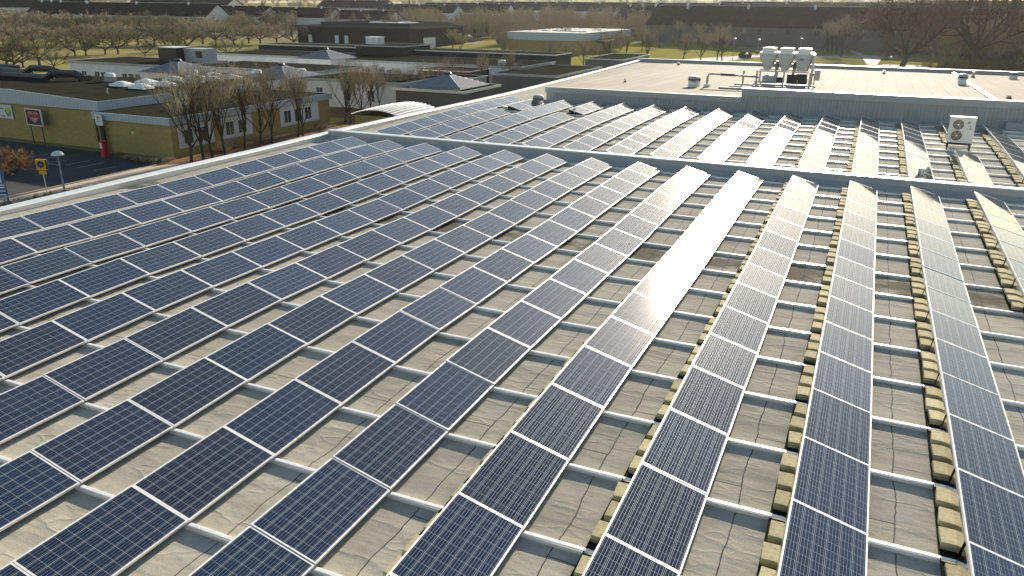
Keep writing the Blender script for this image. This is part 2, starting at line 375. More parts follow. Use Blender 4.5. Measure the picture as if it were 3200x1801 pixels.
b = MB(); b.bb(2.96, 3.0, 20.1, 58.9, -.1, .2); hp(b, 'side_flashing', M['flash'])
# far parapet
b = MB(); b.bb(-1.4, 43.9, 59.3, 59.6, -.4, .50); o = hp(b, 'far_parapet', M['bluewall'])
b = MB(); b.bb(-1.42, 43.9, 59.22, 59.66, .503, .545); b.build('parapet_cap', M['flash'], o)
# cover strip over the joint at the right
b = MB()
for dx, zz, wd in ((-.12, .10, .10), (0, .16, .12), (.14, .10, .10)):
    b.hull([(30.6 + dx - wd / 2, 20.6, hroof(0, 20.6) - .03), (30.6 + dx + wd / 2, 20.6, hroof(0, 20.6) - .03), (30.6 + dx + wd / 2, 59.1, hroof(0, 59.1) - .03), (30.6 + dx - wd / 2, 59.1, hroof(0, 59.1) - .03)],
           [(30.6 + dx - wd / 2, 20.6, hroof(0, 20.6) + zz), (30.6 + dx + wd / 2, 20.6, hroof(0, 20.6) + zz), (30.6 + dx + wd / 2, 59.1, hroof(0, 59.1) + zz), (30.6 + dx - wd / 2, 59.1, hroof(0, 59.1) + zz)])
hp(b, 'joint_cover', M['flash'])

# ================================================================== solar panels
W2, L2 = PW / 2, 1.645 / 2
def panel_proto():
    root = empty('solar_panel', (0, 0, 0))
    f = MB(); t = .022; h = .036
    for x0, x1, y0, y1 in ((-W2, -W2 + t, -L2, L2), (W2 - t, W2, -L2, L2), (-W2 + t, W2 - t, -L2, -L2 + t), (-W2 + t, W2 - t, L2 - t, L2)): f.bb(x0, x1, y0, y1, -h, .003)
    f.build('frame', M['alu'], root)
    g = MB(); g.face([(-W2 + t, -L2 + t, 0), (W2 - t, -L2 + t, 0), (W2 - t, L2 - t, 0), (-W2 + t, L2 - t, 0)])
    g.face([(-W2 + t, L2 - t, -.006), (W2 - t, L2 - t, -.006), (W2 - t, -L2 + t, -.006), (-W2 + t, -L2 + t, -.006)])
    me = g.mesh('cell_sheet'); me.materials.append(M['cells']); lay = me.uv_layers.new(name='UVMap')
    for lp in me.loops:
        co = me.vertices[lp.vertex_index].co; lay.data[lp.index].uv = (co.y + .8025, co.x + .477)
    link('cell_sheet', me, root)
    # wind deflector and ballast tray behind the raised edge (built upright, then turned into the panel's tilt)
    inv = Matrix.Rotation(-TILT, 4, 'Y')
    hx, hz = -W2 * math.cos(TILT), W2 * math.sin(TILT); bz = -W2 * math.sin(TILT) - .10
    d = MB(); yy = L2 - .05
    pr_ = [(hx - .012, hz - .035), (hx - .02, hz - .06), (hx - .055, bz + .05), (hx - .02, bz + .035)]
    for k in range(3):
        a, e = pr_[k], pr_[k + 1]; d.face([(a[0], -yy, a[1]), (e[0], -yy, e[1]), (e[0], yy, e[1]), (a[0], yy, a[1])])
        d.face([(a[0] + .003, yy, a[1]), (e[0] + .003, yy, e[1]), (e[0] + .003, -yy, e[1]), (a[0] + .003, -yy, a[1])])
    d.v = [tuple(inv @ Vector(p)) for p in d.v]; d.build('wind_deflector', M['mirror'], root)
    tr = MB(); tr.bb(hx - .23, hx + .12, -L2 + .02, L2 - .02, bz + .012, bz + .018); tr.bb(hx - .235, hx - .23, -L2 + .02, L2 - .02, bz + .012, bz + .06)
    tr.v = [tuple(inv @ Vector(p)) for p in tr.v]; tr.build('ballast_tray', M['darkroof'], root)  # metal tray coloured dark to stand in for shade between the blocks
    return root
def place_panel(o, i, y0, z0, z1, dx=0.0):     # row i, near/far joints
    rx = math.atan2(z1 - z0, LP)
    o.matrix_world = Matrix.Translation((RP * i - W2 * math.cos(TILT) + dx, y0 + LP / 2, (z0 + z1) / 2 + W2 * math.sin(TILT))) @ Matrix.Rotation(rx, 4, 'X') @ Matrix.Rotation(TILT, 4, 'Y')
proto = panel_proto(); used = [0]; stuffp = []
def panel(i, y0, z0, z1, label, group, dx=0.0):
    o = proto if not used[0] else copy_tree(proto); used[0] += 1
    tag(o, label, 'solar panel', group)
    a = random.uniform(-.7, .7) * .01
    place_panel(o, i, y0, z0 - a, z1 + a, dx); return o
front_n = {1: 11, 2: 12, 3: 13, 4: 14, 5: 15, 6: 15, 7: 16, 8: 17, 9: 16, 10: 16, 11: 15, 12: 14, 13: 14, 14: 7}
DX = {1: .04, 2: .06, 3: .05}
for i, n in front_n.items():
    for j in range(n + 1):
        y0 = -LP * (j + 1); z0, z1 = lerp(j + 1, ZJ), lerp(j, ZJ)
        if j == n: stuffp.append((i, y0, z0, z1)); continue
        panel(i, y0, z0, z1, f'solar panel {ORD[j+1]} from the dividing wall in front array row {NUM[i]} from the left', 'solar panels of the front array')
for i in range(1, 16):
    for k in range(10):
        if (i == 2 and k in (6,)) or (i == 4 and k in (6,)) or (i == 14 and k in (4, 5)): continue
        z0, z1 = lerp(k, ZB), lerp(k + 1, ZB); y0 = YB + LP * k
        if k >= 8: stuffp.append((i, y0, z0, z1)); continue
        panel(i, y0, z0, z1, f'solar panel {ORD[k+1]} beyond the dividing wall in back array row {NUM[i]} from left', 'solar panels of the back array')
# the farthest and half-hidden ones of the arrays, as one object
sb = MB(); gb = MB(); guv = []
for (i, y0, z0, z1) in stuffp:
    rx = math.atan2(z1 - z0, LP)
    mw = Matrix.Translation((RP * i - W2 * math.cos(TILT), y0 + LP / 2, (z0 + z1) / 2 + W2 * math.sin(TILT))) @ Matrix.Rotation(rx, 4, 'X') @ Matrix.Rotation(TILT, 4, 'Y')
    fm = [c for c in proto.children if c.name.startswith('frame')][0].data
    n0 = len(sb.v); sb.v += [tuple(mw @ v.co) for v in fm.vertices]; sb.f += [tuple(n0 + q for q in p.vertices) for p in fm.polygons]
    t = .022
    for q in ((-W2 + t, -L2 + t), (W2 - t, -L2 + t), (W2 - t, L2 - t), (-W2 + t, L2 - t)): gb.v.append(tuple(mw @ Vector((q[0], q[1], 0)))); guv.append((q[1] + .8025, q[0] + .477))
    n0 = len(gb.v) - 4; gb.f.append((n0, n0 + 1, n0 + 2, n0 + 3))
me = bpy.data.meshes.new('distant_solar_panels'); n0 = len(sb.v)
me.from_pydata(sb.v + gb.v, [], sb.f + [tuple(n0 + q for q in f) for f in gb.f]); me.materials.append(M['alu']); me.materials.append(M['cells'])
lay = me.uv_layers.new(name='UVMap')
for p in me.polygons:
    if p.index >= len(sb.f):
        p.material_index = 1
        for li in p.loop_indices: lay.data[li].uv = guv[me.loops[li].vertex_index - n0]
tag(link('distant_solar_panels', me), 'farthest pale solar panels of the back array by the ribbed wall', 'solar panels', None, 'stuff')

# mounting rails
def rail(y, x0, x1, z, label, group):
    b = MB(); h, ww = .075, .036
    pr_ = [(-.04, 0), (.04, 0), (.041, .052), (.036, .066), (.022, .070), (-.022, .070), (-.036, .066), (-.041, .052)]
    for a, e in ((x0, x1),):
        b.hull([(a, q[0], q[1]) for q in pr_], [(e, q[0], q[1]) for q in pr_])
    o = b.build('mounting_rail', M['rail'], None, (0, y, z)); tag(o, label, 'rail', group)
    c = MB()
    x = x0 + 2.8
    while x < x1 - 1: c.bb(x - .035, x + .035, -.047, .047, .0, .0755); x += 2 * RP
    c.build('rail_splice', M['alu'], o); return o
for j in range(0, 17):
    rail(-LP * j, .75, 33.0, lerp(j, ZJ) - .125, f'silver mounting rail crossing the front roof, {ORD[j+1]} from the dividing wall', 'mounting rails of the front array')
for k in range(0, 11):
    rail(YB + LP * k, .75, 33.0, lerp(k, ZB) - .125, f'silver mounting rail crossing the back roof, {ORD[k+1]} beyond the dividing wall', 'mounting rails of the back array')

# concrete ballast blocks lying in the trays behind the raised edges
pb = MB(); L_, D_, H_ = .34, .20, .10
pb.hull([(-D_ / 2, -L_ / 2, 0), (D_ / 2, -L_ / 2, 0), (D_ / 2, L_ / 2, 0), (-D_ / 2, L_ / 2, 0)], [(-D_ / 2, -L_ / 2, H_ - .008), (D_ / 2, -L_ / 2, H_ - .008), (D_ / 2, L_ / 2, H_ - .008), (-D_ / 2, L_ / 2, H_ - .008)])
pb.hull([(-D_ / 2, -L_ / 2, H_ - .008), (D_ / 2, -L_ / 2, H_ - .008), (D_ / 2, L_ / 2, H_ - .008), (-D_ / 2, L_ / 2, H_ - .008)], [(-D_ / 2 + .008, -L_ / 2 + .008, H_), (D_ / 2 - .008, -L_ / 2 + .008, H_), (D_ / 2 - .008, L_ / 2 - .008, H_), (-D_ / 2 + .008, L_ / 2 - .008, H_)])
pm = pb.mesh('ballast_block'); pm.materials.append(M['paver'])
POS = ['farthest', 'middle', 'nearest']
bcount = [0]; bst = []
def blocks(i, y0, z0, z1, label, group, indiv):
    for q in range(3):
        fy = .5 + (1 - q) * .285
        x = RP * i - PW * math.cos(TILT) - .115 + random.uniform(-.02, .02); y = y0 + LP * fy + random.uniform(-.025, .025)
        z = z0 + (z1 - z0) * fy - .079; ang = random.uniform(-.06, .06)
        mw = Matrix.Translation((x, y, z)) @ Matrix.Rotation(math.atan2(z1 - z0, LP), 4, 'X') @ Matrix.Rotation(ang, 4, 'Z')
        if not indiv: bst.append(mw); continue
        o = link('ballast_block', pm); o.matrix_world = mw; tag(o, label % POS[q], 'concrete block', group); bcount[0] += 1
for i, n in front_n.items():
    for j in range(n):
        y0 = -LP * (j + 1)
        blocks(i, y0, lerp(j + 1, ZJ), lerp(j, ZJ), f'%s grey ballast block behind the {ORD[j+1]} panel of front array row {NUM[i]} from left', 'ballast blocks of the front array', i >= 10 or (i == 9 and j >= 4))
for i in range(1, 16):
    for k in range(10):
        if (i == 14 and k in (4, 5)): continue
        blocks(i, YB + LP * k, lerp(k, ZB), lerp(k + 1, ZB), f'%s grey ballast block behind the {ORD[k+1]} panel of back array row {NUM[i]} from left', 'ballast blocks of the back array', i in (11, 12, 13, 14) and k < 6)
sb = MB()
for mw in bst:
    n0 = len(sb.v); sb.v += [tuple(mw @ v.co) for v in pm.vertices]; sb.f += [tuple(n0 + q for q in p.vertices) for p in pm.polygons]
tag(sb.build('distant_ballast_blocks', M['paver']), 'small ballast blocks lying along the farther panel rows', 'concrete blocks', None, 'stuff')
print('panels', used[0], 'blocks', bcount[0])
# ================================================================== things on the roof
def cowl(name, loc, r, h, label, sq=False, cat='roof vent'):
    o = empty(name, loc, label, cat)
    b = MB()
    if sq: b.box((0, 0, h * .3), (r * 1.7, r * 1.7, h * .6))
    else: b.lathe((0, 0, -.05), [(r * 1.0, 0), (r * 1.0, h * .45)], 16)
    b.build('curb', M['flash'], o)
    b = MB(); b.lathe((0, 0, h * .42), [(r * .62, 0), (r * .98, h * .06), (r * 1.05, h * .12), (r * 1.05, h * .40), (r * .9, h * .52), (r * .45, h * .58)], 20)
    b.build('cowl', M['zinc'], o, smooth=False)
    b = MB(); b.lathe((0, 0, h * .60), [(r * 1.055, 0), (r * 1.07, .01), (r * 1.07, h * .12), (r * 1.055, h * .13)], 20)
    b.build('grille', M['darkgrille'], o); return o
cowl('roof_vent', (3.55, 17.3, -.02), .34, .72, 'round zinc roof cowl beside the left end of the ribbed wall')
v = rp(2168, 271); cowl('roof_vent', (v.x, v.y, v.z), .42, .75, 'square-based zinc roof vent left of the bent pipe on the raised roof', True)
v = rp(3005, 265); cowl('roof_vent', (v.x, v.y, v.z), .34, .85, 'square-based zinc roof vent against the pale cover strip', True)
v = rp(3165, 247); cowl('roof_vent', (v.x, v.y, v.z), .36, .6, 'low zinc roof vent at the far right corner of the raised roof', True)
def stub(px, py, zf, r, h, label, smooth=True):
    if callable(zf): p = rp(px, py)
    else:
        v = ray(px, py); t = (zf - CAMP.z) / v.z; p = CAMP + v * t
    o = empty('vent_pipe', tuple(p), label, 'vent pipe')
    MB().lathe((0, 0, -.05), [(r, 0), (r, h)], 12).build('pipe', M['pipe'], o, smooth=False)
    MB().lathe((0, 0, -.05), [(r * 1.9, 0), (r * 1.6, .05), (r * 1.15, .14)], 12).build('collar', M['darkroof'], o)
    MB().lathe((0, 0, h - .05), [(r * 1.12, 0), (r * 1.12, .05), (r * .6, .055)], 12).build('rim', M['alu'], o)
stub(1795, 358, 0.05, .07, .42, 'short grey vent pipe in the gap of the fourth back panel row')
stub(1915, 480, -.1, .07, .52, 'short grey vent pipe behind the dividing wall, left one')
stub(2873, 566, -.1, .10, .52, 'stout grey vent pipe behind the dividing wall, right one')
stub(2762, 231, rp, .09, .3, 'small dark vent stub at the far parapet right of the chiller')
stub(1953, 257, rp, .06, .28, 'tiny dark vent stub alone on the left of the raised roof')
stub(2120, 204, rp, .12, .3, 'small dark vent stub near the far parapet left of the chiller')
stub(3040, 242, rp, .12, .5, 'pale post-like vent right of the cover strip by the far parapet')
stub(3152, 309, rp, .12, .25, 'low bent vent on the brown bay right of the cover strip')
# insulated box vent behind the second back row
o = empty('roof_hatch', (2.7, 14.2, -.02), 'small grey bracket box in the gap of the second back panel row', 'roof box')
MB().box((0, 0, .12), (.3, .5, .24)).build('housing', M['zinc'], o); MB().box((0, 0, .26), (.36, .56, .03)).build('lid', M['flash'], o)

# outdoor air-conditioning unit
ac = empty('outdoor_unit', (27.47, 10.92, 0), 'white outdoor unit with two dark fans standing among the back panels', 'outdoor unit')
b = MB(); b.bb(-.52, .52, -.18, .18, .37, 1.50); b.build('casing', M['white'], ac)
b = MB(); b.bb(-.55, .55, -.21, .21, 1.502, 1.55); b.build('top_cover', M['white'], ac)
b = MB(); b.bb(-.53, .53, -.19, .19, .30, .368); b.build('base_plate', M['black'], ac)
for z in (1.20, .70):
    g = MB()
    def ring(b, cx, y, cz, r0, r1, n=28):
        for k in range(n):
            a, e = 2 * math.pi * k / n, 2 * math.pi * (k + 1) / n
            b.face([(cx + r0 * math.cos(a), y, cz + r0 * math.sin(a)), (cx + r1 * math.cos(a), y, cz + r1 * math.sin(a)), (cx + r1 * math.cos(e), y, cz + r1 * math.sin(e)), (cx + r0 * math.cos(e), y, cz + r0 * math.sin(e))])
    ring(g, -.17, -.186, z, .0, .225); g.tube([(-.17, -.18, z), (-.17, -.215, z)], .235, 28, False)
    fan = g.build('fan', M['darkgrille'], ac)
    h = MB(); h.tube([(-.17, -.187, z), (-.17, -.225, z)], .04, 12)
    for k in range(6):
        a = k * math.pi / 3; h.tube([(-.17, -.212, z), (-.17 + .22 * math.cos(a), -.212, z + .22 * math.sin(a))], .005, 4)
    for r in (.1, .16, .225): ring(h, -.17, -.214, z, r - .004, r + .004)
    h.build('fan_guard', M['rail'], fan)
b = MB(); b.bb(.18, .32, -.184, -.18, 1.25, 1.38); b.bb(.30, .36, -.184, -.18, 1.10, 1.20); b.bb(.2, .24, -.184, -.18, 1.0, 1.05); b.bb(.29, .39, -.184, -.18, .98, 1.07); b.build('rating_plate', M['zinc'], ac)
for x in (-.46, .46):
    b = MB(); b.bb(x - .03, x + .03, -.3, .3, .05, .11); b.bb(x - .03, x + .03, -.22, -.16, .11, .30); b.bb(x - .03, x + .03, .16, .22, .11, .30); b.build('leg', M['black'], ac)
o = tag(MB().bb(26.2, 28.5, 10.25, 10.34, .0, .05).build('support_beam', M['black']), 'dark beam lying across the rails in front of the outdoor unit', 'beam')
o = tag(MB().bb(26.2, 28.3, 10.48, 10.56, .0, .05).build('support_beam', M['black']), 'dark beam lying right under the outdoor unit', 'beam')
o = tag(MB().box((29.35, 10.2, .06), (.35, .5, .04), .1).build('loose_sheet', M['white']), 'white loose sheet lying on the roof right of the outdoor unit', 'sheet')

# chiller with three V-shaped modules
cp = rp(2455, 281); ch = empty('roof_chiller', (17.75, 28.3, hroof(0, 28.3)), 'tall white three-module chiller on steel frame on the raised roof', 'chiller', rz=.0)
b = MB()
for y in (-.9, .9): b.bb(-1.95, 2.05, y - .07, y + .07, .1, .26)
for x in (-1.7, 0, 1.7): b.bb(x - .06, x + .06, -.82, .82, .262, .36)
for x in (-1.75, -.6, .6, 1.85): b.bb(x - .1, x + .1, -1.05, -.75, .0, .098); b.bb(x - .1, x + .1, .75, 1.05, 0, .098)
b.build('base_frame', M['zinc'], ch)
b = MB()
for x in (-1.8, 1.72):
    for y in (-.88, .88): b.bb(x - .06, x + .06, y - .05, y + .05, .362, 1.3)
b.bb(-1.74, 1.66, -.93, -.85, 1.22, 1.3); b.bb(-1.74, 1.66, .85, .93, 1.22, 1.3); b.bb(-.04, .06, -.93, -.85, .362, 1.218)
b.build('frame', M['coil'], ch)
for k, cx in enumerate((-1.2, -.02, 1.14)):
    b = MB(); t = .57; bt = .13 if k < 2 else .30
    z0, z1 = 1.32, 2.42
    for y in (-.93, .89):
        b = MB(); b.hull([(cx - bt, y, z0), (cx + bt, y, z0), (cx + bt, y + .04, z0), (cx - bt, y + .04, z0)], [(cx - t, y, z1), (cx + t, y, z1), (cx + t, y + .04, z1), (cx - t, y + .04, z1)])
        b.build('end_panel', M['coil'], ch)
    c = MB()
    for sg in (-1, 1): c.hull([(cx + sg * bt - .02, -.885, z0), (cx + sg * bt + .02, -.885, z0), (cx + sg * bt + .02, .885, z0), (cx + sg * bt - .02, .885, z0)], [(cx + sg * t - .04, -.885, z1 - .01), (cx + sg * t, -.885, z1 - .01), (cx + sg * t, .885, z1 - .01), (cx + sg * t - .04, .885, z1 - .01)])
    c.build('condenser_coil', M['black'], ch)
    d = MB(); d.bb(cx - .58, cx + .58, -.95, .95, 2.422, 2.52); dk = d.build('top_deck', M['white'], ch)
    f = MB()
    f.bb(cx - .42, cx + .40, -.84, -.02, 2.522, 2.80); f.bb(cx - .42, cx + .40, .04, .86, 2.522, 2.78); f.build('fan_housing', M['white'], dk)
    g = MB()
    for y in (-.43, .45): g.lathe((cx - .01, y, 2.8 if y < 0 else 2.78), [(.34, .002), (.34, .02), (.1, .03)], 20)
    g.build('fan_grille', M['coil'], dk)
b = MB(); b.bb(1.72, 1.82, -.9, .9, 1.32, 2.42); b.build('side_panel', M['coil'], ch)
# oval badge with a light stroke of lettering
b = MB(); n = 28; ang = [2 * math.pi * k / n for k in range(n)]
b.face([(1.02 + .2 * math.cos(a), -.937, 2.1 + .08 * math.sin(a)) for a in ang]); bd = b.build('oval_badge', M['logo_blue'], ch)
b = MB()
for k, (x, w_) in enumerate(((.87, .05), (.94, .03), (.985, .025), (1.03, .03), (1.075, .02), (1.115, .03), (1.16, .025))): b.bb(x, x + w_ * .8, -.941, -.939, 2.08, 2.115 + (.02 if k == 0 else 0))
b.build('badge_lettering', M['white'], bd)
b = MB(); b.bb(-.2, .12, -.936, -.932, 2.20, 2.26); b.build('name_plate', M['offwhite'], ch)
b = MB(); b.tube([(-1.3, -.3, .65), (.0, -.3, .65)], .2, 14); b.tube([(.3, .2, .62), (1.5, .2, .62)], .22, 14); b.build('compressor', M['black'], ch)
b = MB(); b.bb(.2, 1.5, -.7, -.2, .45, 1.1); b.build('evaporator', M['darkgrille'], ch)
b = MB(); b.bb(-1.45, -.5, -.6, -.1, .4, .95); b.build('pump', M['zinc'], ch)
b = MB(); b.bb(1.95, 2.32, -.75, -.2, .75, 1.45); b.bb(1.86, 1.95, -.55, -.4, 1.0, 1.2); b.build('control_box', M['beige'], ch)
b = MB()
for x in (-.62, .55): b.tube([(x, .2, .9), (x, .2, 1.9)], .12, 10)
b.tube([(-1.9, -1.0, .5), (-.7, -1.0, .5)], .06, 8); b.tube([(-2.0, -.95, .34), (1.9, -1.05, .34)], .05, 8); b.tube([(.95, -1.1, .1), (.95, -1.1, .75)], .03, 8); b.tube([(2.0, -.9, .12), (2.0, -.6, .75)], .035, 8)
b.build('pipework', M['pipe'], ch)
# bent supply pipe with its trestle
p0 = rp(2208, 272); z0 = p0.z
o = empty('supply_pipe', (0, 0, 0), 'lagged supply pipe bending up from the raised roof to the chiller', 'pipe')
pts = [(p0.x, p0.y, z0), (p0.x, p0.y, z0 + .72), (p0.x + .05, p0.y, z0 + .86), (p0.x + .2, p0.y, z0 + .92)]
b = MB(); b.tube(pts + [(16.0, p0.y, z0 + .86)], .07, 10); b.tube([(x + .0, y + .25, z) for x, y, z in pts] + [(16.1, p0.y + .25, z0 + .80)], .055, 10); b.build('pipe', M['pipe'], o, smooth=True)
b = MB(); b.tube([(p0.x + .9, p0.y, z0 + .908), (p0.x + 1.9, p0.y, z0 + .89)], .085, 10); b.build('dark_sleeve', M['black'], o)
b = MB(); b.bb(p0.x - .2, p0.x + .2, p0.y - .15, p0.y + .4, z0 - .06, z0 + .22); b.build('plinth', M['flash'], o)
b = MB()
for dy in (-.25, .25): b.bb(15.0, 15.05, 27.5 + dy, 27.55 + dy, hroof(0, 27.5) - .02, hroof(0, 27.5) + 1.15)
b.bb(15.0, 15.05, 27.3, 27.75, hroof(0, 27.5) + 1.15, hroof(0, 27.5) + 1.19); b.build('trestle', M['rust'], o)
for q, (x0, x1, y, zz, lb) in enumerate(((13.6, 16.2, 26.2, .12, 'long steel beam lying left of the chiller, nearest one'), (14.2, 16.5, 26.9, .2, 'long steel beam lying left of the chiller, middle one'), (14.4, 16.0, 27.8, .3, 'short pale steel beam lying left of the chiller, farthest one'))):
    tag(MB().bb(x0, x1, y - .06, y + .06, hroof(0, y) + .0, hroof(0, y) + zz).build('steel_beam', M['zinc']), lb, 'beam')
b = MB(); b.bb(33.1, 34.6, 19.2, 19.9, .05, .35); o = empty('cable_duct', (31.3, 19.0, 0), 'grey duct box on the roof in the shade below the ribbed wall', 'duct')
MB().bb(-.9, 1.6, .2, .6, .0, .42).build('housing', M['bluewall'], o); MB().tube([(.9, -.2, -.1), (.9, -.2, .5), (.9, .3, .55)], .12, 10).build('pipe', M['zinc'], o)

# ================================================================== ground around the school
def strip(name, x0, x1, y0, y1, mt, dz): return gpoly(name, [(x0, y0), (x1, y0), (x1, y1), (x0, y1)], mt, dz)
strip('parking_lot', -62, -28.9, -8, 16.2, M['asphalt'], .02)
strip('footpath', -28.9, -25.5, -20, 17.5, M['path'], .03)
gpoly('planting_bed', [(-34.8, 15.3), (-28.6, 14.4), (-25.6, 17.4), (-25.6, 42), (-29.2, 42), (-29.2, 16.8), (-36, 16.8)], M['soil'], .045)
strip('yard_soil', -36, -14, 42, 52, M['soil'], .02)
strip('service_yard', -20, -1.4, -20, 60, M['asphalt'], .02)
def pline(a, e, w_, mt, dz, kindname, kind='structure'):
    A = gp(*a); B = gp(*e); d = Vector((B.x - A.x, B.y - A.y, 0)).normalized(); n = Vector((-d.y, d.x, 0)) * w_ / 2
    return [(A.x + n.x, A.y + n.y), (B.x + n.x, B.y + n.y), (B.x - n.x, B.y - n.y), (A.x - n.x, A.y - n.y)]
lb = MB()
for a, e in (((134.6, 511), (190, 518)), ((140, 510), (209, 502.7)), ((204.6, 517.3), (280, 502.7)), ((239, 526), (326.9, 509.5)), ((294, 534.3), (362.6, 522)), ((346, 542.5), (412, 529)), ((85, 493), (150, 483)), ((95, 503), (210, 487))):
    q = pline(a, e, .10, None, 0, ''); lb.face([(x, y, gz(x, y) + .026) for x, y in q])
tag(lb.build('bay_lines', M['line']), kind='structure')
kb = MB(); kb.bb(-29.0, -28.86, -8, 14.5, gz(-29, 5) - .1, gz(-29, 5) + .13); tag(kb.build('kerb', M['concrete']), kind='structure')

# ---- school
def win(b_parent, fx, fy, z0, z1, axis, wd, n=1, gap=.25, name='window'):
    # axis 'x': wall facing -Y ; axis 'y': wall facing +X
    for k in range(n):
        a = MB(); g = MB(); off = k * (wd + gap)
        if axis == 'x':
            x = fx + off; a.bb(x, x + wd, fy - .03, fy - .004, z0, z1); g.bb(x + .07, x + wd / 2 - .03, fy - .045, fy - .034, z0 + .07, z1 - .07); g.bb(x + wd / 2 + .03, x + wd - .07, fy - .045, fy - .034, z0 + .07, z1 - .07)
        else:
            y = fy + off; a.bb(fx + .004, fx + .03, y, y + wd, z0, z1); g.bb(fx + .034, fx + .045, y + .07, y + wd / 2 - .03, z0 + .07, z1 - .07); g.bb(fx + .034, fx + .045, y + wd / 2 + .03, y + wd - .07, z0 + .07, z1 - .07)
        o = a.build(name, M['white'], b_parent); g.build('pane', M['glass'], o)
def flat_building(name, x0, x1, y0, y1, h, wm, label, fascia=.35, fm='ribzinc', over=.25, roofm='darkroof', cat='building', peak=0.0):
    o = empty(name, (0, 0, 0), label, cat)
    zb = min(gz(x0, y0), gz(x1, y1), gz(x0, y1), gz(x1, y0)); zt = gz((x0 + x1) / 2, (y0 + y1) / 2) + h
    MB().bb(x0, x1, y0, y1, zb - 1, zt - fascia - .02).build('wall', M[wm], o)
    f = MB(); t = .08
    X0_, X1_, Y0_, Y1_ = x0 - over, x1 + over, y0 - over, y1 + over
    if peak:
        xm = (X0_ + X1_) / 2 if peak < 50 else 0
    for q in ((X0_, X1_, Y0_, Y0_ + t), (X0_, X1_, Y1_ - t, Y1_), (X0_, X0_ + t, Y0_ + t, Y1_ - t), (X1_ - t, X1_, Y0_ + t, Y1_ - t)): f.bb(*q, zt - fascia, zt)
    f.build('fascia', M[fm], o)
    MB().bb(X0_ + t, X1_ - t, Y0_ + t, Y1_ - t, zt - fascia + .02, zt - .06).build('roof', M[roofm], o)
    return o, zt
zs_ = gz(-38, 17)
# tall wing with a very shallow gable
A = empty('school_hall', (-50, 17.2, zs_), 'yellow-brick school hall with dark shallow roof and zinc fascia by the parking lot', 'school building')
A.location = (0, 0, 0)
ze = zs_ + 4.2; xr = -49.8; zr_ = ze + .52
b = MB(); b.hull([(-76, 17.4, zs_ - 1), (-38.2, 17.4, zs_ - 1), (-38.2, 41.4, zs_ - 1), (-47.4, 41.4, zs_ - 1), (-47.4, 30.9, zs_ - 1), (-76, 30.9, zs_ - 1)], [(-76, 17.4, zs_ + 3.42), (-38.2, 17.4, zs_ + 3.42), (-38.2, 41.4, zs_ + 3.42), (-47.4, 41.4, zs_ + 3.42), (-47.4, 30.9, zs_ + 3.42), (-76, 30.9, zs_ + 3.42)]); b.build('wall', M['ybrick'], A)
b = MB()
for xa, xb, za, zb_ in ((-38, xr, ze, zr_), (xr, -76.2, zr_, ze)):
    b.hull([(xa, 17.2, zs_ + 3.4), (xb, 17.2, zs_ + 3.4), (xb, 17.28, zs_ + 3.4), (xa, 17.28, zs_ + 3.4)][::-1], [(xa, 17.2, za), (xb, 17.2, zb_), (xb, 17.28, zb_), (xa, 17.28, za)][::-1])
b.bb(-38.0, -38.08, 17.285, 41.7, zs_ + 3.4, ze); b.build('fascia', M['ribzinc'], A)
b = MB()
zk = ze + .419
b.hull([(xr, 17.3, zr_ - .2), (-47.5, 17.3, zk - .2), (-47.5, 31.2, zk - .2), (xr, 31.2, zr_ - .2)], [(xr, 17.3, zr_ - .02), (-47.5, 17.3, zk - .02), (-47.5, 31.2, zk - .02), (xr, 31.2, zr_ - .02)])
b.hull([(-47.5, 17.3, zk - .2), (-38.1, 17.3, ze - .2), (-38.1, 41.6, ze - .2), (-47.5, 41.6, zk - .2)], [(-47.5, 17.3, zk - .02), (-38.1, 17.3, ze - .02), (-38.1, 41.6, ze - .02), (-47.5, 41.6, zk - .02)])
b.hull([(-76.1, 17.3, ze - .2), (xr, 17.3, zr_ - .2), (xr, 31.2, zr_ - .2), (-76.1, 31.2, ze - .2)], [(-76.1, 17.3, ze - .02), (xr, 17.3, zr_ - .02), (xr, 31.2, zr_ - .02), (-76.1, 31.2, ze - .02)])
b.build('roof', M['darkroof'], A)
b = MB(); b.bb(-38.3, -38.1, 16.85, 17.39, zs_ - 1, zs_ + 3.35); b.bb(-37.25, -36.85, 16.4, 16.62, zs_ - .2, zs_ + 2.3); b.build('downpipe', M['black'], A)
# low wing
Bw, zt = flat_building('school_wing', -38.05, -29.4, 16.9, 38.5, 3.3, 'ybrick', 'low yellow-brick school wing with white window panels and dark flat roof', .62)
for y, n in ((17.6, 2), (22.5, 2), (30.5, 3)):
    a = MB(); a.bb(-29.39, -29.34, y, y + n * 2.0, gz(-29, y) + .75, gz(-29, y) + 2.65); pnl = a.build('infill_panel', M['offwhite'], Bw)
    win(Bw, -29.34, y + .5, gz(-29, y) + 1.0, gz(-29, y) + 2.3, 'y', 1.1, n, .5)
a = MB(); a.bb(-34.0, -33.8, 16.87, 16.895, zs_ + 1.75, zs_ + 1.95); a.build('wall_notice', M['white'], Bw)
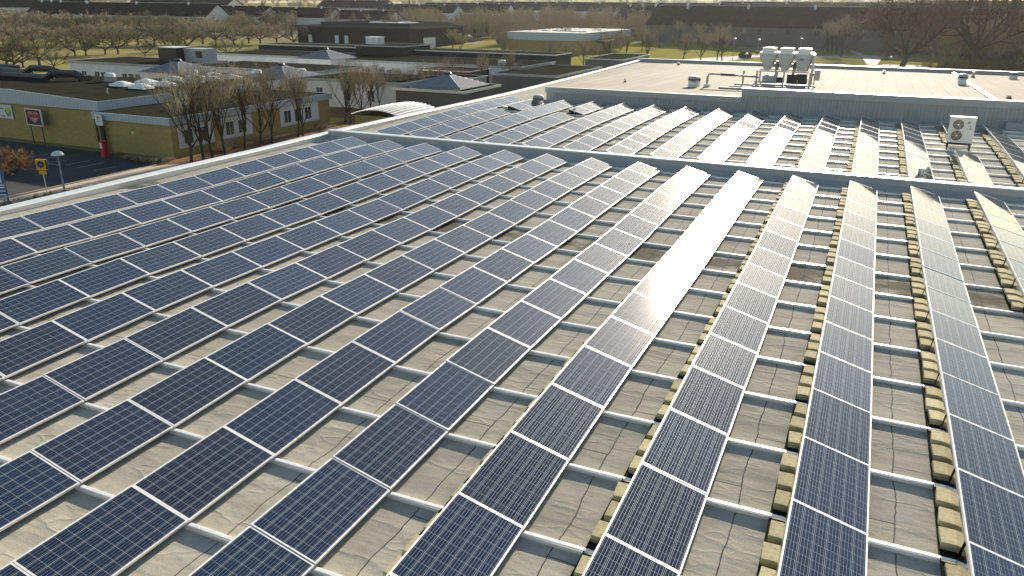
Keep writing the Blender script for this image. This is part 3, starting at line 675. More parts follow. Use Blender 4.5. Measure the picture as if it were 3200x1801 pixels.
# skylight domes on the school roof
k = 0
dl = ['nearest left', 'nearest right', 'second-row left', 'second-row right', 'third-row left', 'third-row right', 'fourth-row left', 'fourth-row right', 'farthest left', 'farthest right']
dome = None
for r, y in enumerate((25.6, 28.6, 32.2, 35.0, 37.9)):
    for x in (-44.7, -42.1):
        if dome is None:
            dome = empty('skylight_dome'); b = MB()
            b.hull([(-1.05, -.7, 0), (1.05, -.7, 0), (1.05, .7, 0), (-1.05, .7, 0)], [(-1.0, -.65, .2), (1.0, -.65, .2), (1.0, .65, .2), (-1.0, .65, .2)]); b.build('curb', M['flash'], dome)
            b = MB(); nn = 10
            for i in range(nn + 1):
                for j in range(nn + 1):
                    u, vv = -1 + 2 * i / nn, -1 + 2 * j / nn; b.v.append((u * 1.02, vv * .67, .205 + .26 * (1 - abs(u) ** 2.2) * (1 - abs(vv) ** 2.2)))
            for i in range(nn):
                for j in range(nn): q = i * (nn + 1) + j; b.f.append((q, q + nn + 1, q + nn + 2, q + 1))
            b.build('dome', M['dome'], dome, smooth=True); o = dome
        else: o = copy_tree(dome)
        o.location = (x, y, ze + .02 + .52 * (-38 - x) / 11.8); tag(o, f'white opal skylight dome on the dark school roof, {dl[k]} of ten', 'skylight', 'skylight domes on the school roof'); k += 1
# black ducts on the school roof
def duct(label, pts, r):
    o = empty('roof_duct', (0, 0, 0), label, 'duct'); P = [tuple(p) for p in pts]
    MB().tube(P, r, 8).build('duct', M['black'], o)
    for p in P[1:-1]: MB().lathe((p[0], p[1], p[2] - r - .3), [(.08, 0), (.08, .32)], 6).build('duct_support', M['black'], o)
    b = MB(); b.bb(P[-1][0] - .6, P[-1][0] + .6, P[-1][1] - .35, P[-1][1] + .35, P[-1][2] - .4, P[-1][2] + .3); b.build('end_box', M['black'], o)
zr0 = zr_ + .1
duct('long black duct on the school roof, nearest to the parking lot', [(-75, 26.2, zr0), (-68, 26, zr0), (-60, 25.6, zr0), (-55.5, 25.4, zr0), (-54.5, 25.5, zr0 + .5), (-52, 26.2, zr0 + .5), (-51, 26.4, zr0 + .1)], .38)
duct('short black duct with hooded end behind the long roof duct', [(-75, 29.8, zr0), (-68, 29.5, zr0), (-63.5, 28.8, zr0), (-62.5, 28.9, zr0 + .5), (-60, 29.2, zr0 + .5), (-58, 29.4, zr0)], .36)
duct('black duct stub at the far left of the school roof', [(-76, 31.8, zr0 + .1), (-71, 31.6, zr0 + .1), (-69.5, 31.6, zr0 + .1)], .4)
def boxvent(x, y, z, s, label):
    o = empty('roof_vent', (x, y, z), label, 'roof vent'); MB().box((0, 0, .2), (s, s, .4)).build('curb', M['zinc'], o)
    MB().lathe((0, 0, .4), [(s * .35, 0), (s * .6, .06), (s * .6, .3), (s * .4, .42)], 10).build('cowl', M['flash'], o)
boxvent(-48.3, 27.3, zr_ - .05, .9, 'grey capped vent left of the white skylight domes')
boxvent(-45.5, 35.8, ze + .3, .9, 'grey capped vent behind the middle skylight domes')
boxvent(-41.2, 41.0, ze + .15, 1.0, 'grey capped vent at the back edge of the school roof')
boxvent(-33.5, 22.4, zt - .1, .75, 'small dark box vent on the low wing roof')
boxvent(-43.5, 51.8, gz(-43, 52) + 3.3, 1.0, 'dome-topped roof vent beside the zinc pyramid lanterns')
boxvent(-27.5, 78.5, gz(-27, 79) + 3.2, 1.0, 'single capped vent on the long far low roof')
o = empty('vent_pipe', (-41.6, 21.3, ze), 'thin pale vent pipe on the school roof below the domes', 'vent pipe'); MB().tube([(0, 0, 0), (0, 0, .45), (.1, 0, .6)], .06, 6).build('pipe', M['flash'], o)
# white classroom wing and its lantern
C1, z1 = flat_building('classroom_block', -86, -66, 51.2, 62, 3.5, 'offwhite', 'long white classroom block behind the school hall, windows in pairs', .3, 'zinc', .15)
for x, n in ((-83.5, 1), (-80.8, 2), (-75.2, 2), (-72.6, 1), (-70.2, 2)): win(C1, x, 51.2, gz(x, 51) + .6, gz(x, 51) + 2.2, 'x', 1.05, n, .25)
C1b, z1b = flat_building('classroom_block', -66, -44, 55.0, 66, 3.35, 'offwhite', 'dark-roofed classroom block carrying the plant boxes behind the lantern', .3, 'zinc', .15)
def lantern(cx, cy, s, z, label, face='lantern'):
    o = empty('roof_lantern', (cx, cy, z), label, 'roof lantern')
    b = MB(); b.bb(-s, s, -s, s, -1.2, .0); b.build('wall', M['offwhite'], o)
    b = MB(); e = s + .35; nseg = 14; ap = 1.25; r0 = .35
    cs = [(-e, -e), (e, -e), (e, e), (-e, e)]; ts = [(-r0, -r0), (r0, -r0), (r0, r0), (-r0, r0)]
    b.hull([(x, y, .0) for x, y in cs], [(x, y, ap) for x, y in ts]); b.build('roof', M[face], o)
    rb = MB()
    for q in range(4):
        a, c = Vector(cs[q] + (0,)), Vector(cs[(q + 1) % 4] + (0,)); ta, tc = Vector(ts[q] + (ap,)), Vector(ts[(q + 1) % 4] + (ap,))
        for k in range(1, nseg):
            u = k / nseg; p = a.lerp(c, u)
            # seams run straight up the slope until they meet a hip
            w_ = 1 - abs(2 * u - 1); tgt = ta.lerp(tc, .5); inward = (tgt - a.lerp(c, .5)); qpt = p + inward * min(1, w_ * 1.0)
            rb.tube([p + Vector((0, 0, .03)), qpt + Vector((0, 0, .03))], .022, 4)
    rb.build('standing_seams', M['zinc'], o)
    MB().lathe((0, 0, ap), [(.45, 0), (.5, .1), (.35, .28)], 8).build('cap', M['black'], o)
    return o
lantern(-60.8, 48.2, 3.2, gz(-60, 48) + 3.35, 'blue-grey zinc pyramid lantern right of the white classroom block')
lantern(-57.5, 75.6, 3.2, gz(-57, 75) + 3.4, 'zinc pyramid lantern behind, beside the long white far wall')
lantern(-45.0, 49.8, 3.2, gz(-45, 50) + 3.35, 'zinc pyramid lantern half hidden by the bare trees')
lantern(-22.8, 53.0, 3.4, gz(-23, 53) + 3.0, 'zinc pyramid lantern nearest to the main hall parapet')
o = empty('plant_box', (-72.2, 58.6, z1 - .06), 'black square plant box on the classroom roof', 'plant box'); MB().box((0, 0, 1.0), (3.6, 3, 2.0)).build('housing', M['black'], o); MB().box((0, 0, 2.03), (3.7, 3.1, .06)).build('cover', M['flash'], o)
o = empty('plant_box', (-68.2, 59.6, z1 - .06), 'grey louvred plant box beside the black one', 'plant box'); MB().box((0, 0, .95), (4.0, 2.4, 1.9)).build('housing', M['zinc'], o); MB().box((.9, -1.21, 1.1), (1.2, .04, .9)).build('louvre', M['black'], o); MB().box((-.7, -1.21, .9), (.5, .04, .6)).build('hatch', M['bluewall'], o)
C2, z2 = flat_building('low_block', -81.5, -60.5, 75.5, 88, 3.3, 'offwhite', 'long low white block far behind with dark roof, left part', .28, 'zinc', .15)
for x in (-79, -74.5): win(C2, x, 75.5, gz(x, 75) + 1.2, gz(x, 75) + 2.2, 'x', .9, 2, .2)
def clerestory(x0, x1, y0, y1, h, label, name='clerestory_block'):
    o, z = flat_building(name, x0, x1, y0, y1, h, 'dbrick', label, .16, 'flash', .1); return o
clerestory(-84, -59.5, 90.0, 97, 4.05, 'long dark block with a thin pale roof edge, left one')
clerestory(-50.5, -24.0, 91.6, 99, 4.0, 'long dark block with a thin pale roof edge, right one')
D2, z3 = flat_building('low_dark_block', -60, -50.5, 87.5, 97, 4.7, 'dbrick', 'small dark block with grey roof standing before the big dark sports hall', .2, 'zinc', .2)
o = empty('plant_box', (-58.3, 91.0, z3), 'white plant box on the small dark block', 'plant box'); MB().box((0, 0, .6), (2.6, 2, 1.2)).build('housing', M['offwhite'], o); MB().box((0, 0, 1.23), (2.8, 2.2, .05)).build('cover', M['flash'], o)
MB()
N1, z4 = flat_building('low_block', -60.0, -23.5, 76.5, 90, 3.2, 'offwhite', 'long low pale block in front of the dark roofs, right part', .3, 'zinc', .15)
for x in (-52, -48): win(N1, x, 76.5, gz(x, 76) + .8, gz(x, 76) + 2.0, 'x', 1.0, 2, .3)
N2, z5 = flat_building('low_block', -24.6, -15.0, 69, 88, 3.0, 'dimwall', 'low grey block behind the bare trees close to the hall parapet', .3, 'zinc', .15)
M1, z6 = flat_building('classroom_block', -41.5, -27.0, 49.5, 60, 3.3, 'offwhite', 'white classroom block with a grey roof behind the bare trees', .3, 'zinc', .15, 'darkroof')
for x in (-39.6, -35.5, -32): win(M1, x, 49.5, gz(x, 49) + .9, gz(x, 49) + 2.3, 'x', 1.1)
M2, z7 = flat_building('lantern_block', -27.5, -18.5, 48.8, 58, 2.9, 'dimwall', 'low grey block under the lantern nearest to the main hall', .3, 'flash', .3)
K1, z8 = flat_building('entrance_canopy', -35.5, -27.5, 67.5, 74, 3.2, 'dbrick', 'dark entrance canopy with a thin white roof edge', .14, 'flash', .3, 'darkroof', 'canopy')
K2, z9 = flat_building('store_shed', -29.6, -24.5, 63.0, 67, 2.9, 'greywall', 'small grey shed beside the dark canopy', .12, 'flash', .2, 'darkroof', 'shed')
K3, z10 = flat_building('low_store', -24.5, -17.5, 108, 126, 2.4, 'dimwall', 'narrow grey store before the far yellow hall, thin bright roof edge', .14, 'flash', .2, 'darkroof', 'shed')
# silvery curved canopy
o = empty('glazed_canopy', (-18.8, 35.0, gz(-19, 35)), 'silvery low curved canopy among the bare trees beside the hall', 'canopy')
b = MB(); n = 12
for i in range(n + 1):
    t = -1 + 2 * i / n
    for j in range(9): u = -1 + j / 4; b.v.append((2.7 * t, 3.6 * u, 2.5 + .5 * (1 - t * t) - .1 * u * u))
for i in range(n):
    for j in range(8): q = i * 9 + j; b.f.append((q, q + 9, q + 10, q + 1))
b.build('canopy_roof', M['lantern'], o, smooth=True)
b = MB()
for i in range(0, n + 1):
    t = -1 + 2 * i / n; b.tube([(2.7 * t, 3.6 * u, 2.53 + .5 * (1 - t * t) - .1 * u * u) for u in (-1, -.5, 0, .5, 1)], .03, 4)
b.build('glazing_bars', M['zinc'], o)
b = MB(); b.bb(-2.5, 2.5, -3.3, 3.3, 0, 2.3); b.build('wall', M['ybrick'], o)
# big dark sports hall
Dk = empty('dark_sports_hall', (0, 0, 0), 'huge dark-brick flat-roofed sports hall with roof lights', 'building'); zg = gz(-95, 145)
MB().bb(-117, -82.5, 142.5, 171, zg - 1, zg + 4.75).build('wall', M['dbrick'], Dk)
b = MB()
for q in ((-118, -81.5, 141.5, 142), (-118, -81.5, 171.5, 172), (-118, -117.5, 142, 171.5), (-82, -81.5, 142, 171.5)): b.bb(*q, zg + 4.75, zg + 5.25)
b.build('fascia', M['black'], Dk); MB().bb(-117.5, -82, 142, 171.5, zg + 4.8, zg + 5.05).build('roof', M['darkroof'], Dk)
b = MB()
for q in ((-112, -84.5, 146, 146.4), (-112, -84.5, 168, 168.4), (-112, -111.6, 146.4, 168), (-84.9, -84.5, 146.4, 168)): b.bb(*q, zg + 5.06, zg + 6.1)
b.build('roof_upstand', M['black'], Dk)
for x, y in ((-97, 150), (-92, 149), (-91, 154), (-87.6, 152)): b = MB(); b.bb(x - 1.5, x + 1.5, y - 1.2, y + 1.2, zg + 5.05, zg + 6.25); b.build('skylight', M['dome'], Dk)
b = MB(); b.bb(-92, -88.5, 141.9, 142.4, zg, zg + 2.6); MB().bb(-82.48, -82.3, 149, 155, zg, zg + 2.6).build('door', M['offwhite'], Dk)
for x in (-113.5, -105, -102): MB().bb(x, x + 1.1, 142.4, 142.48, zg + 1, zg + 2.9).build('window', M['offwhite'], Dk)
# far yellow hall
Ey = empty('far_yellow_hall', (0, 0, 0), 'far yellow-brick hall with grey upper band and skylights', 'building'); zg = gz(-48, 155)
MB().bb(-58.6, -39.4, 149, 188, zg - 1, zg + 2.95).build('wall', M['ybrick'], Ey)
MB().bb(-58.8, -39.2, 148.8, 188.2, zg + 2.96, zg + 4.62).build('upper_band', M['ribzinc'], Ey)
MB().bb(-58.9, -39.1, 148.7, 188.3, zg + 4.63, zg + 4.72).build('roof', M['greywall'], Ey)
for x, y in ((-54, 162), (-51.5, 163), (-49, 160), (-46.5, 159.5), (-44, 160.5), (-44.5, 157.5), (-42.3, 157)): MB().bb(x - .8, x + .8, y - .9, y + .9, zg + 4.73, zg + 5.0).build('skylight', M['dome'], Ey)
b = MB(); b.bb(-39.0, -36.8, 158, 176, zg + 2.3, zg + 2.7); b.build('porch_roof', M['black'], Ey)

# ---- street furniture near the parking lot
def lamp_post(x, y, h, label, mushroom=True):
    z = gz(x, y); o = empty('street_lamp', (x, y, z), label, 'street lamp')
    MB().lathe((0, 0, 0), [(.08, 0), (.07, .9), (.05, .95), (.045, h - .25)], 10).build('post', M['zinc'], o)
    MB().lathe((0, 0, h - .25), [(.09, 0), (.22, .08), (.25, .12)], 16).build('lamp', M['glass'], o)
    MB().lathe((0, 0, h - .12), [(.42, 0), (.40, .06), (.3, .2), (.12, .28), (.02, .29)], 20).build('lamp_shade', M['flash'], o, smooth=True)
L0 = gp(202.5, 602)
lamp_post(L0.x, L0.y, 2.75 + .0, 'short mushroom-headed street lamp beside the parking lot')
def signpost(px, py, h, label, name):
    p = gp(px, py); o = empty(name, tuple(p), label, 'sign', None, .42); MB().lathe((0, 0, 0), [(.035, 0), (.035, h)], 8).build('post', M['rail'], o); return o
o = signpost(147, 600, 2.2, 'orange square sign with dark round mark on a pole', 'orange_sign')
MB().bb(-.36, .30, -.06, .12, 1.55, 2.3).build('sign_plate', M['orange'], o); b = MB(); ring(b, -.03, -.064, 1.95, .12, .24); ring(b, -.03, -.063, 1.95, 0, .121); mk = b.build('round_mark', M['black'], o); b = MB(); ring(b, -.03, -.067, 1.95, 0, .12); b.build('mark_centre', M['blue'], mk)
MB().bb(-.26, .24, -.05, -.02, 1.25, 1.5).build('lower_plate', M['orange'], o)
MB().bb(.302, .42, -.05, .14, 1.6, 2.28).build('side_plate', M['black'], o)
o = signpost(17, 640, 2.1, 'blue parking sign with a white reversed P above smaller plates', 'parking_sign')
MB().bb(-.36, .34, -.05, -.02, 1.42, 2.25).build('sign_plate', M['blue'], o)
b = MB(); b.bb(.02, .11, -.056, -.052, 1.5, 2.15)
for k in range(14):
    a, e = math.pi / 2 + math.pi * k / 14, math.pi / 2 + math.pi * (k + 1) / 14
    b.face([(.03 + .11 * math.cos(a), -.055, 1.96 + .10 * math.sin(a)), (.03 + .2 * math.cos(a), -.055, 1.96 + .19 * math.sin(a)), (.03 + .2 * math.cos(e), -.055, 1.96 + .19 * math.sin(e)), (.03 + .11 * math.cos(e), -.055, 1.96 + .10 * math.sin(e))])
b.build('letter', M['white'], o)
for z0_, z1_ in ((1.1, 1.38), (.55, 1.06), (.3, .5)):
    q = MB().bb(-.36, .34, -.05, -.02, z0_, z1_).build('lower_plate', M['blue'], o); b = MB(); n_ = 1 if z1_ < .6 else 2
    for k in range(n_): zz = z0_ + (z1_ - z0_) * (k + .5) / n_; b.bb(-.26, .24, -.056, -.052, zz - .035, zz + .035)
    b.build('small_print', M['white'], q)
# billboard with a heart on two poles in front of the brick wall
o = empty('heart_sign', (-45.65, 16.5, gz(-45, 16)), 'framed maroon sign with a pale heart on two poles before the brick wall', 'sign')
for x in (-.72, .78): MB().lathe((x, 0, 0), [(.045, 0), (.045, 2.2)], 8).build('pole', M['black'], o)
MB().bb(-1.0, 1.0, -.06, .0, 1.75, 3.15).build('sign_panel', M['purple'], o)
b = MB(); t = .07
for q in ((-1.05, 1.05, 1.7, 1.77), (-1.05, 1.05, 3.12, 3.19), (-1.05, -.98, 1.77, 3.12), (.98, 1.05, 1.77, 3.12)): b.bb(q[0], q[1], -.09, .02, q[2], q[3])
b.build('frame', M['alu'], o)
b = MB(); hpnt = []
for k in range(40):
    t = 2 * math.pi * k / 40; hpnt.append((.048 * 16 * math.sin(t) ** 3, -.066, 2.50 + .040 * (13 * math.cos(t) - 5 * math.cos(2 * t) - 2 * math.cos(3 * t) - math.cos(4 * t))))
b.face(hpnt); b.build('heart', M['heart'], o); b = MB(); b.bb(-.8, .78, -.075, -.07, 2.42, 2.74); b.build('red_band', M['red'], o)
# banner on the wall
o = empty('wall_banner', (-50.9, 17.3, gz(-50, 17)), 'white banner with green and yellow emblem on the brick wall', 'banner')
MB().bb(-3.4, 1.15, -.03, .0, 1.9, 3.15).build('cloth', M['offwhite'], o)
b = MB(); ring(b, .55, -.036, 2.5, .0, .42, 24); e_ = b.build('emblem', M['green'], o); b = MB(); ring(b, .55, -.04, 2.62, .0, .26, 20); b.build('emblem_crown', M['yellow'], e_)
b = MB()
for k, (x, w_) in enumerate(((-3.0, .5), (-2.4, .3), (-2.0, .7), (-1.2, .5), (-.6, .6))): b.bb(x, x + w_, -.036, -.034, 2.72, 2.86); 
b.build('printed_line', M['green'], o); b = MB(); b.bb(-.35, .0, -.036, -.034, 2.05, 2.15); b.build('small_mark', M['black'], o)
# white sign above a red bin at the downpipe
o = empty('wall_sign', (-37.05, 16.35, gz(-37, 16)), 'white sign with a dark curved glyph on the black post by the wall', 'sign')
MB().bb(-.42, .42, -.05, .0, 2.35, 3.25).build('sign_plate', M['white'], o)
b = MB()
for k in range(16):
    a, e = -.3 + 1.5 * math.pi * k / 16, -.3 + 1.5 * math.pi * (k + 1) / 16
    b.face([(.0 + .09 * math.cos(a), -.056, 2.95 + .09 * math.sin(a)), (.17 * math.cos(a), -.056, 2.95 + .17 * math.sin(a)), (.17 * math.cos(e), -.056, 2.95 + .17 * math.sin(e)), (.09 * math.cos(e), -.056, 2.95 + .09 * math.sin(e))])
b.bb(-.22, .12, -.056, -.054, 2.68, 2.74); b.build('glyph', M['black'], o)
p = gp(333, 492); o = empty('red_box', (p.x, p.y - .1, gz(p.x, p.y)), 'red upright box with a white notice at the foot of the wall post', 'box')
MB().bb(-.22, .22, -.22, .22, 0, 1.35).build('housing', M['red'], o); MB().bb(-.2, .08, -.23, -.222, .8, 1.28).build('notice', M['white'], o); MB().bb(-.24, .24, -.24, .24, 1.352, 1.4).build('lid', M['red'], o)

# ================================================================== park: paths and lawn furniture
def ppoly(name, px, mt, dz): return gpoly(name, [(gp(*q).x, gp(*q).y) for q in px], mt, dz)
ppoly('park_road', [(1900, 215), (2140, 186), (2300, 177), (2420, 168), (2420, 177), (2350, 181), (2240, 196), (2400, 207), (2700, 212), (2760, 203), (2900, 206), (2890, 250), (1900, 250)], M['pale_path'], .06)
ppoly('park_path', [(2535, 176), (2780, 177), (2780, 181), (2535, 181)], M['pale_path'], .05)
ppoly('park_path', [(2555, 118), (2575, 118), (2700, 173), (2760, 178), (2740, 204), (2710, 204), (2690, 176)], M['pale_path'], .055)
ppoly('park_path', [(2670, 152), (2760, 150), (2840, 148), (2840, 151), (2760, 154), (2675, 157)], M['pale_path'], .065)
ppoly('park_path', [(2445, 110), (2452, 110), (2490, 124), (2600, 124), (2600, 127), (2484, 127)], M['pale_path'], .05)
ppoly('side_street', [(2500, 141), (2900, 165), (3300, 160), (3300, 168), (2900, 172), (2700, 158)], M['asphalt'], .03)
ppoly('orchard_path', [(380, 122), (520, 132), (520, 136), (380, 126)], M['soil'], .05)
ppoly('far_field', [(-200, 6), (900, 4), (1500, 10), (1500, 14), (700, 10), (-200, 12)], M['path'], .3)
for px, py, h, lb in ((2289, 190, 4.6, 'slim park lamp on the lawn left of the chiller'), (2367, 173, 3.6, 'slim park lamp beside the small dark bin'), (2779, 216, 2.2, 'low park lamp just left of the big spreading tree'), (2330, 200, 2.0, 'short park lamp beside the dark boulder'), (2500, 165, 3.4, 'slim park lamp behind the chiller')):
    p = gp(px, py); lamp_post(p.x, p.y, h, lb)
p = gp(2328, 181); b = MB(); b.lathe((0, 0, 0), [(.9, 0), (1.25, .3), (1.2, .8), (.8, 1.2), (.2, 1.35)], 12); b.v = [(x * 1.3 + noise.noise(Vector((x, y, z))) * .3, y + noise.noise(Vector((z, x, y))) * .3, z) for x, y, z in b.v]
tag(b.build('boulder', M['bark'], None, tuple(p), True), 'dark rounded boulder on the lawn by the park road', 'boulder')
p = gp(2366, 173); o = empty('litter_bin', tuple(p), 'small dark litter bin on the park lawn', 'bin'); MB().lathe((0, 0, .3), [(.25, 0), (.28, .7)], 10).build('bin', M['black'], o); MB().lathe((0, 0, 0), [(.05, 0), (.05, .3)], 6).build('foot', M['black'], o)

M['tree_shade'] = simple('tree_shade_ground', (.15, .125, .055), .95, 0, (.10, .085, .04), .08)  # brown understorey with the shade of the trees painted into its colour
ppoly('orchard_shade_ground', [(-400, 130), (350, 122), (800, 128), (1500, 140), (1560, 60), (-400, 52)], M['tree_shade'], .04)
ppoly('park_edge_shade_ground', [(1560, 130), (2000, 128), (2400, 118), (2700, 122), (3500, 122), (3500, 12), (1750, 12), (1560, 50)], M['tree_shade'], .04)  # far park ground, likewise darkened by colour in place of tree shade
# ================================================================== trees
def branch(b, tw, p, d, ln, r, lvl, rng, up, kids, fine):
    """grow one limb; levels above 1 go to the trunk mesh b, the rest to the twig mesh tw"""
    n = 4 if lvl >= 2 else 3; pts = [p]; q = p.copy(); dd = d.copy()
    for k in range(n):
        dd = (dd + Vector((rng.uniform(-.22, .22), rng.uniform(-.22, .22), rng.uniform(-.1, .16) + up * .12))).normalized(); q = q + dd * ln / n; pts.append(q.copy())
    rad = [r * (1 - .62 * k / n) for k in range(n + 1)]
    (b if lvl >= 2 else tw).tube(pts, rad, 5 if lvl >= 3 else (4 if lvl == 2 else 3), False)
    if lvl == 0: return
    cnt = kids[lvl]
    for k in range(cnt):
        t = (.28 if lvl < 3 else .45) + (.72 if lvl < 3 else .55) * (k + rng.random() * .8) / cnt; t = min(t, .999)
        s = t * n; i = int(s); base = pts[i].lerp(pts[i + 1], s - i); ax = (pts[i + 1] - pts[i]).normalized()
        side = ax.cross(Vector((rng.uniform(-1, 1), rng.uniform(-1, 1), rng.uniform(-1, 1)))).normalized()
        a = R_(rng.uniform(28, 58)); nd = (ax * math.cos(a) + side * math.sin(a)); nd = (nd + Vector((0, 0, up * .35))).normalized()
        branch(b, tw, base, nd, ln * rng.uniform(.48, .68) * (1.0 - .25 * t), max(r * .5, fine), lvl - 1, rng, up, kids, fine)
def tree_mesh(name, seed, h, tr, trunk, nlimb, spread, up, kids, fine, limb=.62):
    rng = random.Random(seed); b = MB(); tw = MB()
    top = Vector((rng.uniform(-.1, .1) * h * .3, rng.uniform(-.1, .1) * h * .3, h * trunk))
    b.tube([(0, 0, -.3), (0, 0, .05), top * .5, top], [tr * 1.5, tr * 1.1, tr * .9, tr * .8], 8, False)
    for k in range(nlimb):
        a = 2 * math.pi * (k + rng.random() * .6) / nlimb; el = rng.uniform(.3, 1.0) if k else 1.4
        el = max(.12, min(1.45, el * (1 + up * .5) / spread))
        d = Vector((math.cos(a) * math.cos(el), math.sin(a) * math.cos(el), math.sin(el)))
        st = top * rng.uniform(.75, 1.0)
        branch(b, tw, st, d, h * limb * rng.uniform(.85, 1.05) * (.8 if el < .5 else 1), tr * .5, 3, rng, up, kids, fine)
    m1 = b.mesh('trunk'); m1.materials.append(M['bark']); m2 = tw.mesh('crown'); return m1, m2
T = {}
for s in range(3): T['orchard', s] = tree_mesh('o', 11 + s, 6.0, .17, .2, 8, 1.25, .15, [0, 6, 6, 6], .013, .6)
for s in range(3): T['street', s] = tree_mesh('s', 31 + s, 7.0, .13, .22, 8, .62, .7, [0, 4, 5, 5], .0088, .66)
for s in range(2): T['oak', s] = tree_mesh('k', 51 + s, 13., .42, .18, 11, 1.05, .22, [0, 6, 7, 7], .024, .6)
for s in range(2): T['spire', s] = tree_mesh('p', 61 + s, 5.5, .10, .12, 7, .62, .8, [0, 6, 6, 5], .012, .72)
for s in range(2): T['bush', s] = tree_mesh('b', 71 + s, 1.5, .03, .05, 10, 1.1, .3, [0, 5, 5, 5], .007, .62)
HT = {k: sorted(q.co.z for q in v[1].vertices)[-40] for k, v in T.items()}; print(HT)
tot = sum(len(a.polygons) + len(b_.polygons) for a, b_ in T.values()); print('tree polys', tot)
def crown_mat(me, mt):
    key = (me.name, mt.name)
    if key not in crown_mat.c: m2 = me.copy(); m2.materials.clear(); m2.materials.append(mt); crown_mat.c[key] = m2
    return crown_mat.c[key]
crown_mat.c = {}
def tree(kind, x, y, h, label, group=None, mt='twig', wide=1.0, name='bare_tree', cat='tree', z=None):
    v = random.randrange(len([k for k in T if k[0] == kind])); m1, m2 = T[kind, v]; ref = HT[kind, v]
    o = empty(name, (x, y, gz(x, y) if z is None else z), label, cat, group, random.uniform(0, 6.28)); s = h / ref; o.scale = (s * wide, s * wide, s)
    link('trunk', m1, o); link('crown', crown_mat(m2, M[mt]), o); return o
def treepx(kind, bx, by, ty, label, group=None, mt='twig', wide=1.0, **kw):
    p = gp(bx, by); h = (zat(p.x, p.y, ty) - p.z) * (random.uniform(.82, 1.15) if kind == 'orchard' else 1); return tree(kind, p.x, p.y, h, label, group, mt, wide, **kw)
t0 = 1 / 3.22
def lst(kind, rows, labelf, group, mt, wide=1.0, **kw):
    for k, (bx, by, ty) in enumerate(rows): treepx(kind, bx, by, ty, labelf(k), group, mt, wide, **kw)
# orchard on the lawn behind the school, front line left to right (coordinates of the first enlargement)
fr = [(75, 690, 400), (150, 708, 340), (238, 682, 430), (400, 662, 330), (548, 712, 480), (760, 565, 350), (865, 562, 350), (1060, 548, 300), (1190, 548, 290), (1460, 566, 420), (1690, 578, 250), (1885, 512, 270), (2285, 606, 360)]
lst('orchard', [(a * t0, b_ * t0, c * t0) for a, b_, c in fr], lambda k: f'round-crowned bare tree on the lawn behind the school, {ORD[k+1]} from left in the front line', 'trees on the lawn behind the school', 'twig_olive', 1.25)
row2 = [(60 + 152 * k + random.uniform(-35, 35), 452 + random.uniform(-14, 14), 215 + random.uniform(-30, 30)) for k in range(20)]
lst('orchard', [(a * t0, b_ * t0, c * t0) for a, b_, c in row2], lambda k: f'round-crowned bare tree, {ORD[k+1]} from left in the second line of the orchard' if k < 20 else '', 'trees in the second line of the orchard', 'twig', 1.35)
row3 = [(20 + 140 * k + random.uniform(-30, 30), 345 + random.uniform(-15, 15), 135 + random.uniform(-30, 30)) for k in range(20)]
lst('orchard', [(a * t0, b_ * t0, c * t0) for a, b_, c in row3], lambda k: f'small bare tree, {ORD[k+1]} from left in the far line below the dark-roofed terraces', 'trees in the far line below the terraces', 'twig_olive', 1.35)
# pointed trees in front of the dark sports hall
sp = [(615, 415, 240), (825, 415, 265), (1065, 440, 305), (1310, 440, 300), (1570, 470, 290), (1985, 480, 270), (2060, 500, 330)]
lst('spire', [(800 + a * t0, (b_ + 25) * t0, c * t0) for a, b_, c in sp], lambda k: f'slim pointed bare tree in front of the dark sports hall, {ORD[k+1]} from left', 'pointed trees before the dark sports hall', 'twig', 1.25)
lst('spire', [(800 + 1030 * t0, 595 * t0, 490 * t0), (800 + 1170 * t0, 600 * t0, 490 * t0), (800 + 1650 * t0, 640 * t0, 540 * t0)], lambda k: f'small pointed bare tree among the low roofs below the sports hall, {ORD[k+1]} from left', 'small pointed trees among the low roofs', 'twig')
# tall trees between the school and the hall
md = [(703, 487, 200), (812, 461, 225), (851, 452, 188), (599, 513, 195), (637, 503, 190), (664, 497, 185), (765, 471, 190), (932, 431, 200), (947, 430, 240), (1079, 386, 180), (1098, 384, 225), (1163, 362, 200), (1188, 349, 205), (1240, 340, 215), (1316, 330, 190), (1422, 304, 172), (1445, 300, 215), (1511, 298, 160), (1589, 281, 150), (1610, 275, 195), (1667, 262, 190), (1716, 248, 118), (1768, 236, 122), (1824, 217, 112), (1872, 205, 135), (1130, 374, 190), (1275, 335, 200), (1370, 318, 185)]
md.sort()
lst('street', md, lambda k: f'tall bare tree between the school and the main hall, {ORD[k+1]} from left', 'tall bare trees between school and main hall', 'twig', .9)
# trees beyond the raised roof
rt = [(2005, 160, 78), (2060, 150, 72), (2120, 140, 60), (2180, 145, 66), (1905, 190, 105), (1955, 180, 100), (2650, 140, 20), (2500, 128, 30), (2330, 135, 60), (2400, 132, 70), (2020, 190, 80), (2134, 187, 95), (2190, 196, 92), (2240, 192, 85), (2256, 195, 70), (2536, 146, 90), (2545, 147, 80), (2572, 162, 70), (2584, 161, 60), (2599, 165, 62), (2612, 170, 70), (2628, 178, 40), (2440, 132, 55), (2480, 130, 60)]
rt.sort()
lst('street', rt, lambda k: f'bare park tree beyond the raised roof, {ORD[k+1]} from left', 'bare park trees beyond the raised roof', 'twig', 1.2)
treepx('oak', 2816, 216, -40, 'huge spreading bare tree with a forked dark trunk right of the chiller', None, 'twig_dark', 1.12, name='spreading_tree')
treepx('oak', 3038, 205, -90, 'tallest spreading bare tree at the right, upswept heavy limbs', None, 'twig_dark', 1.0, name='spreading_tree')
treepx('oak', 3170, 150, -10, 'dense bare tree at the far right edge', None, 'twig_dark', 1.0, name='spreading_tree')
treepx('oak', 2940, 120, 10, 'bare tree standing between the two huge spreading ones', None, 'twig_dark', 1.0, name='spreading_tree')
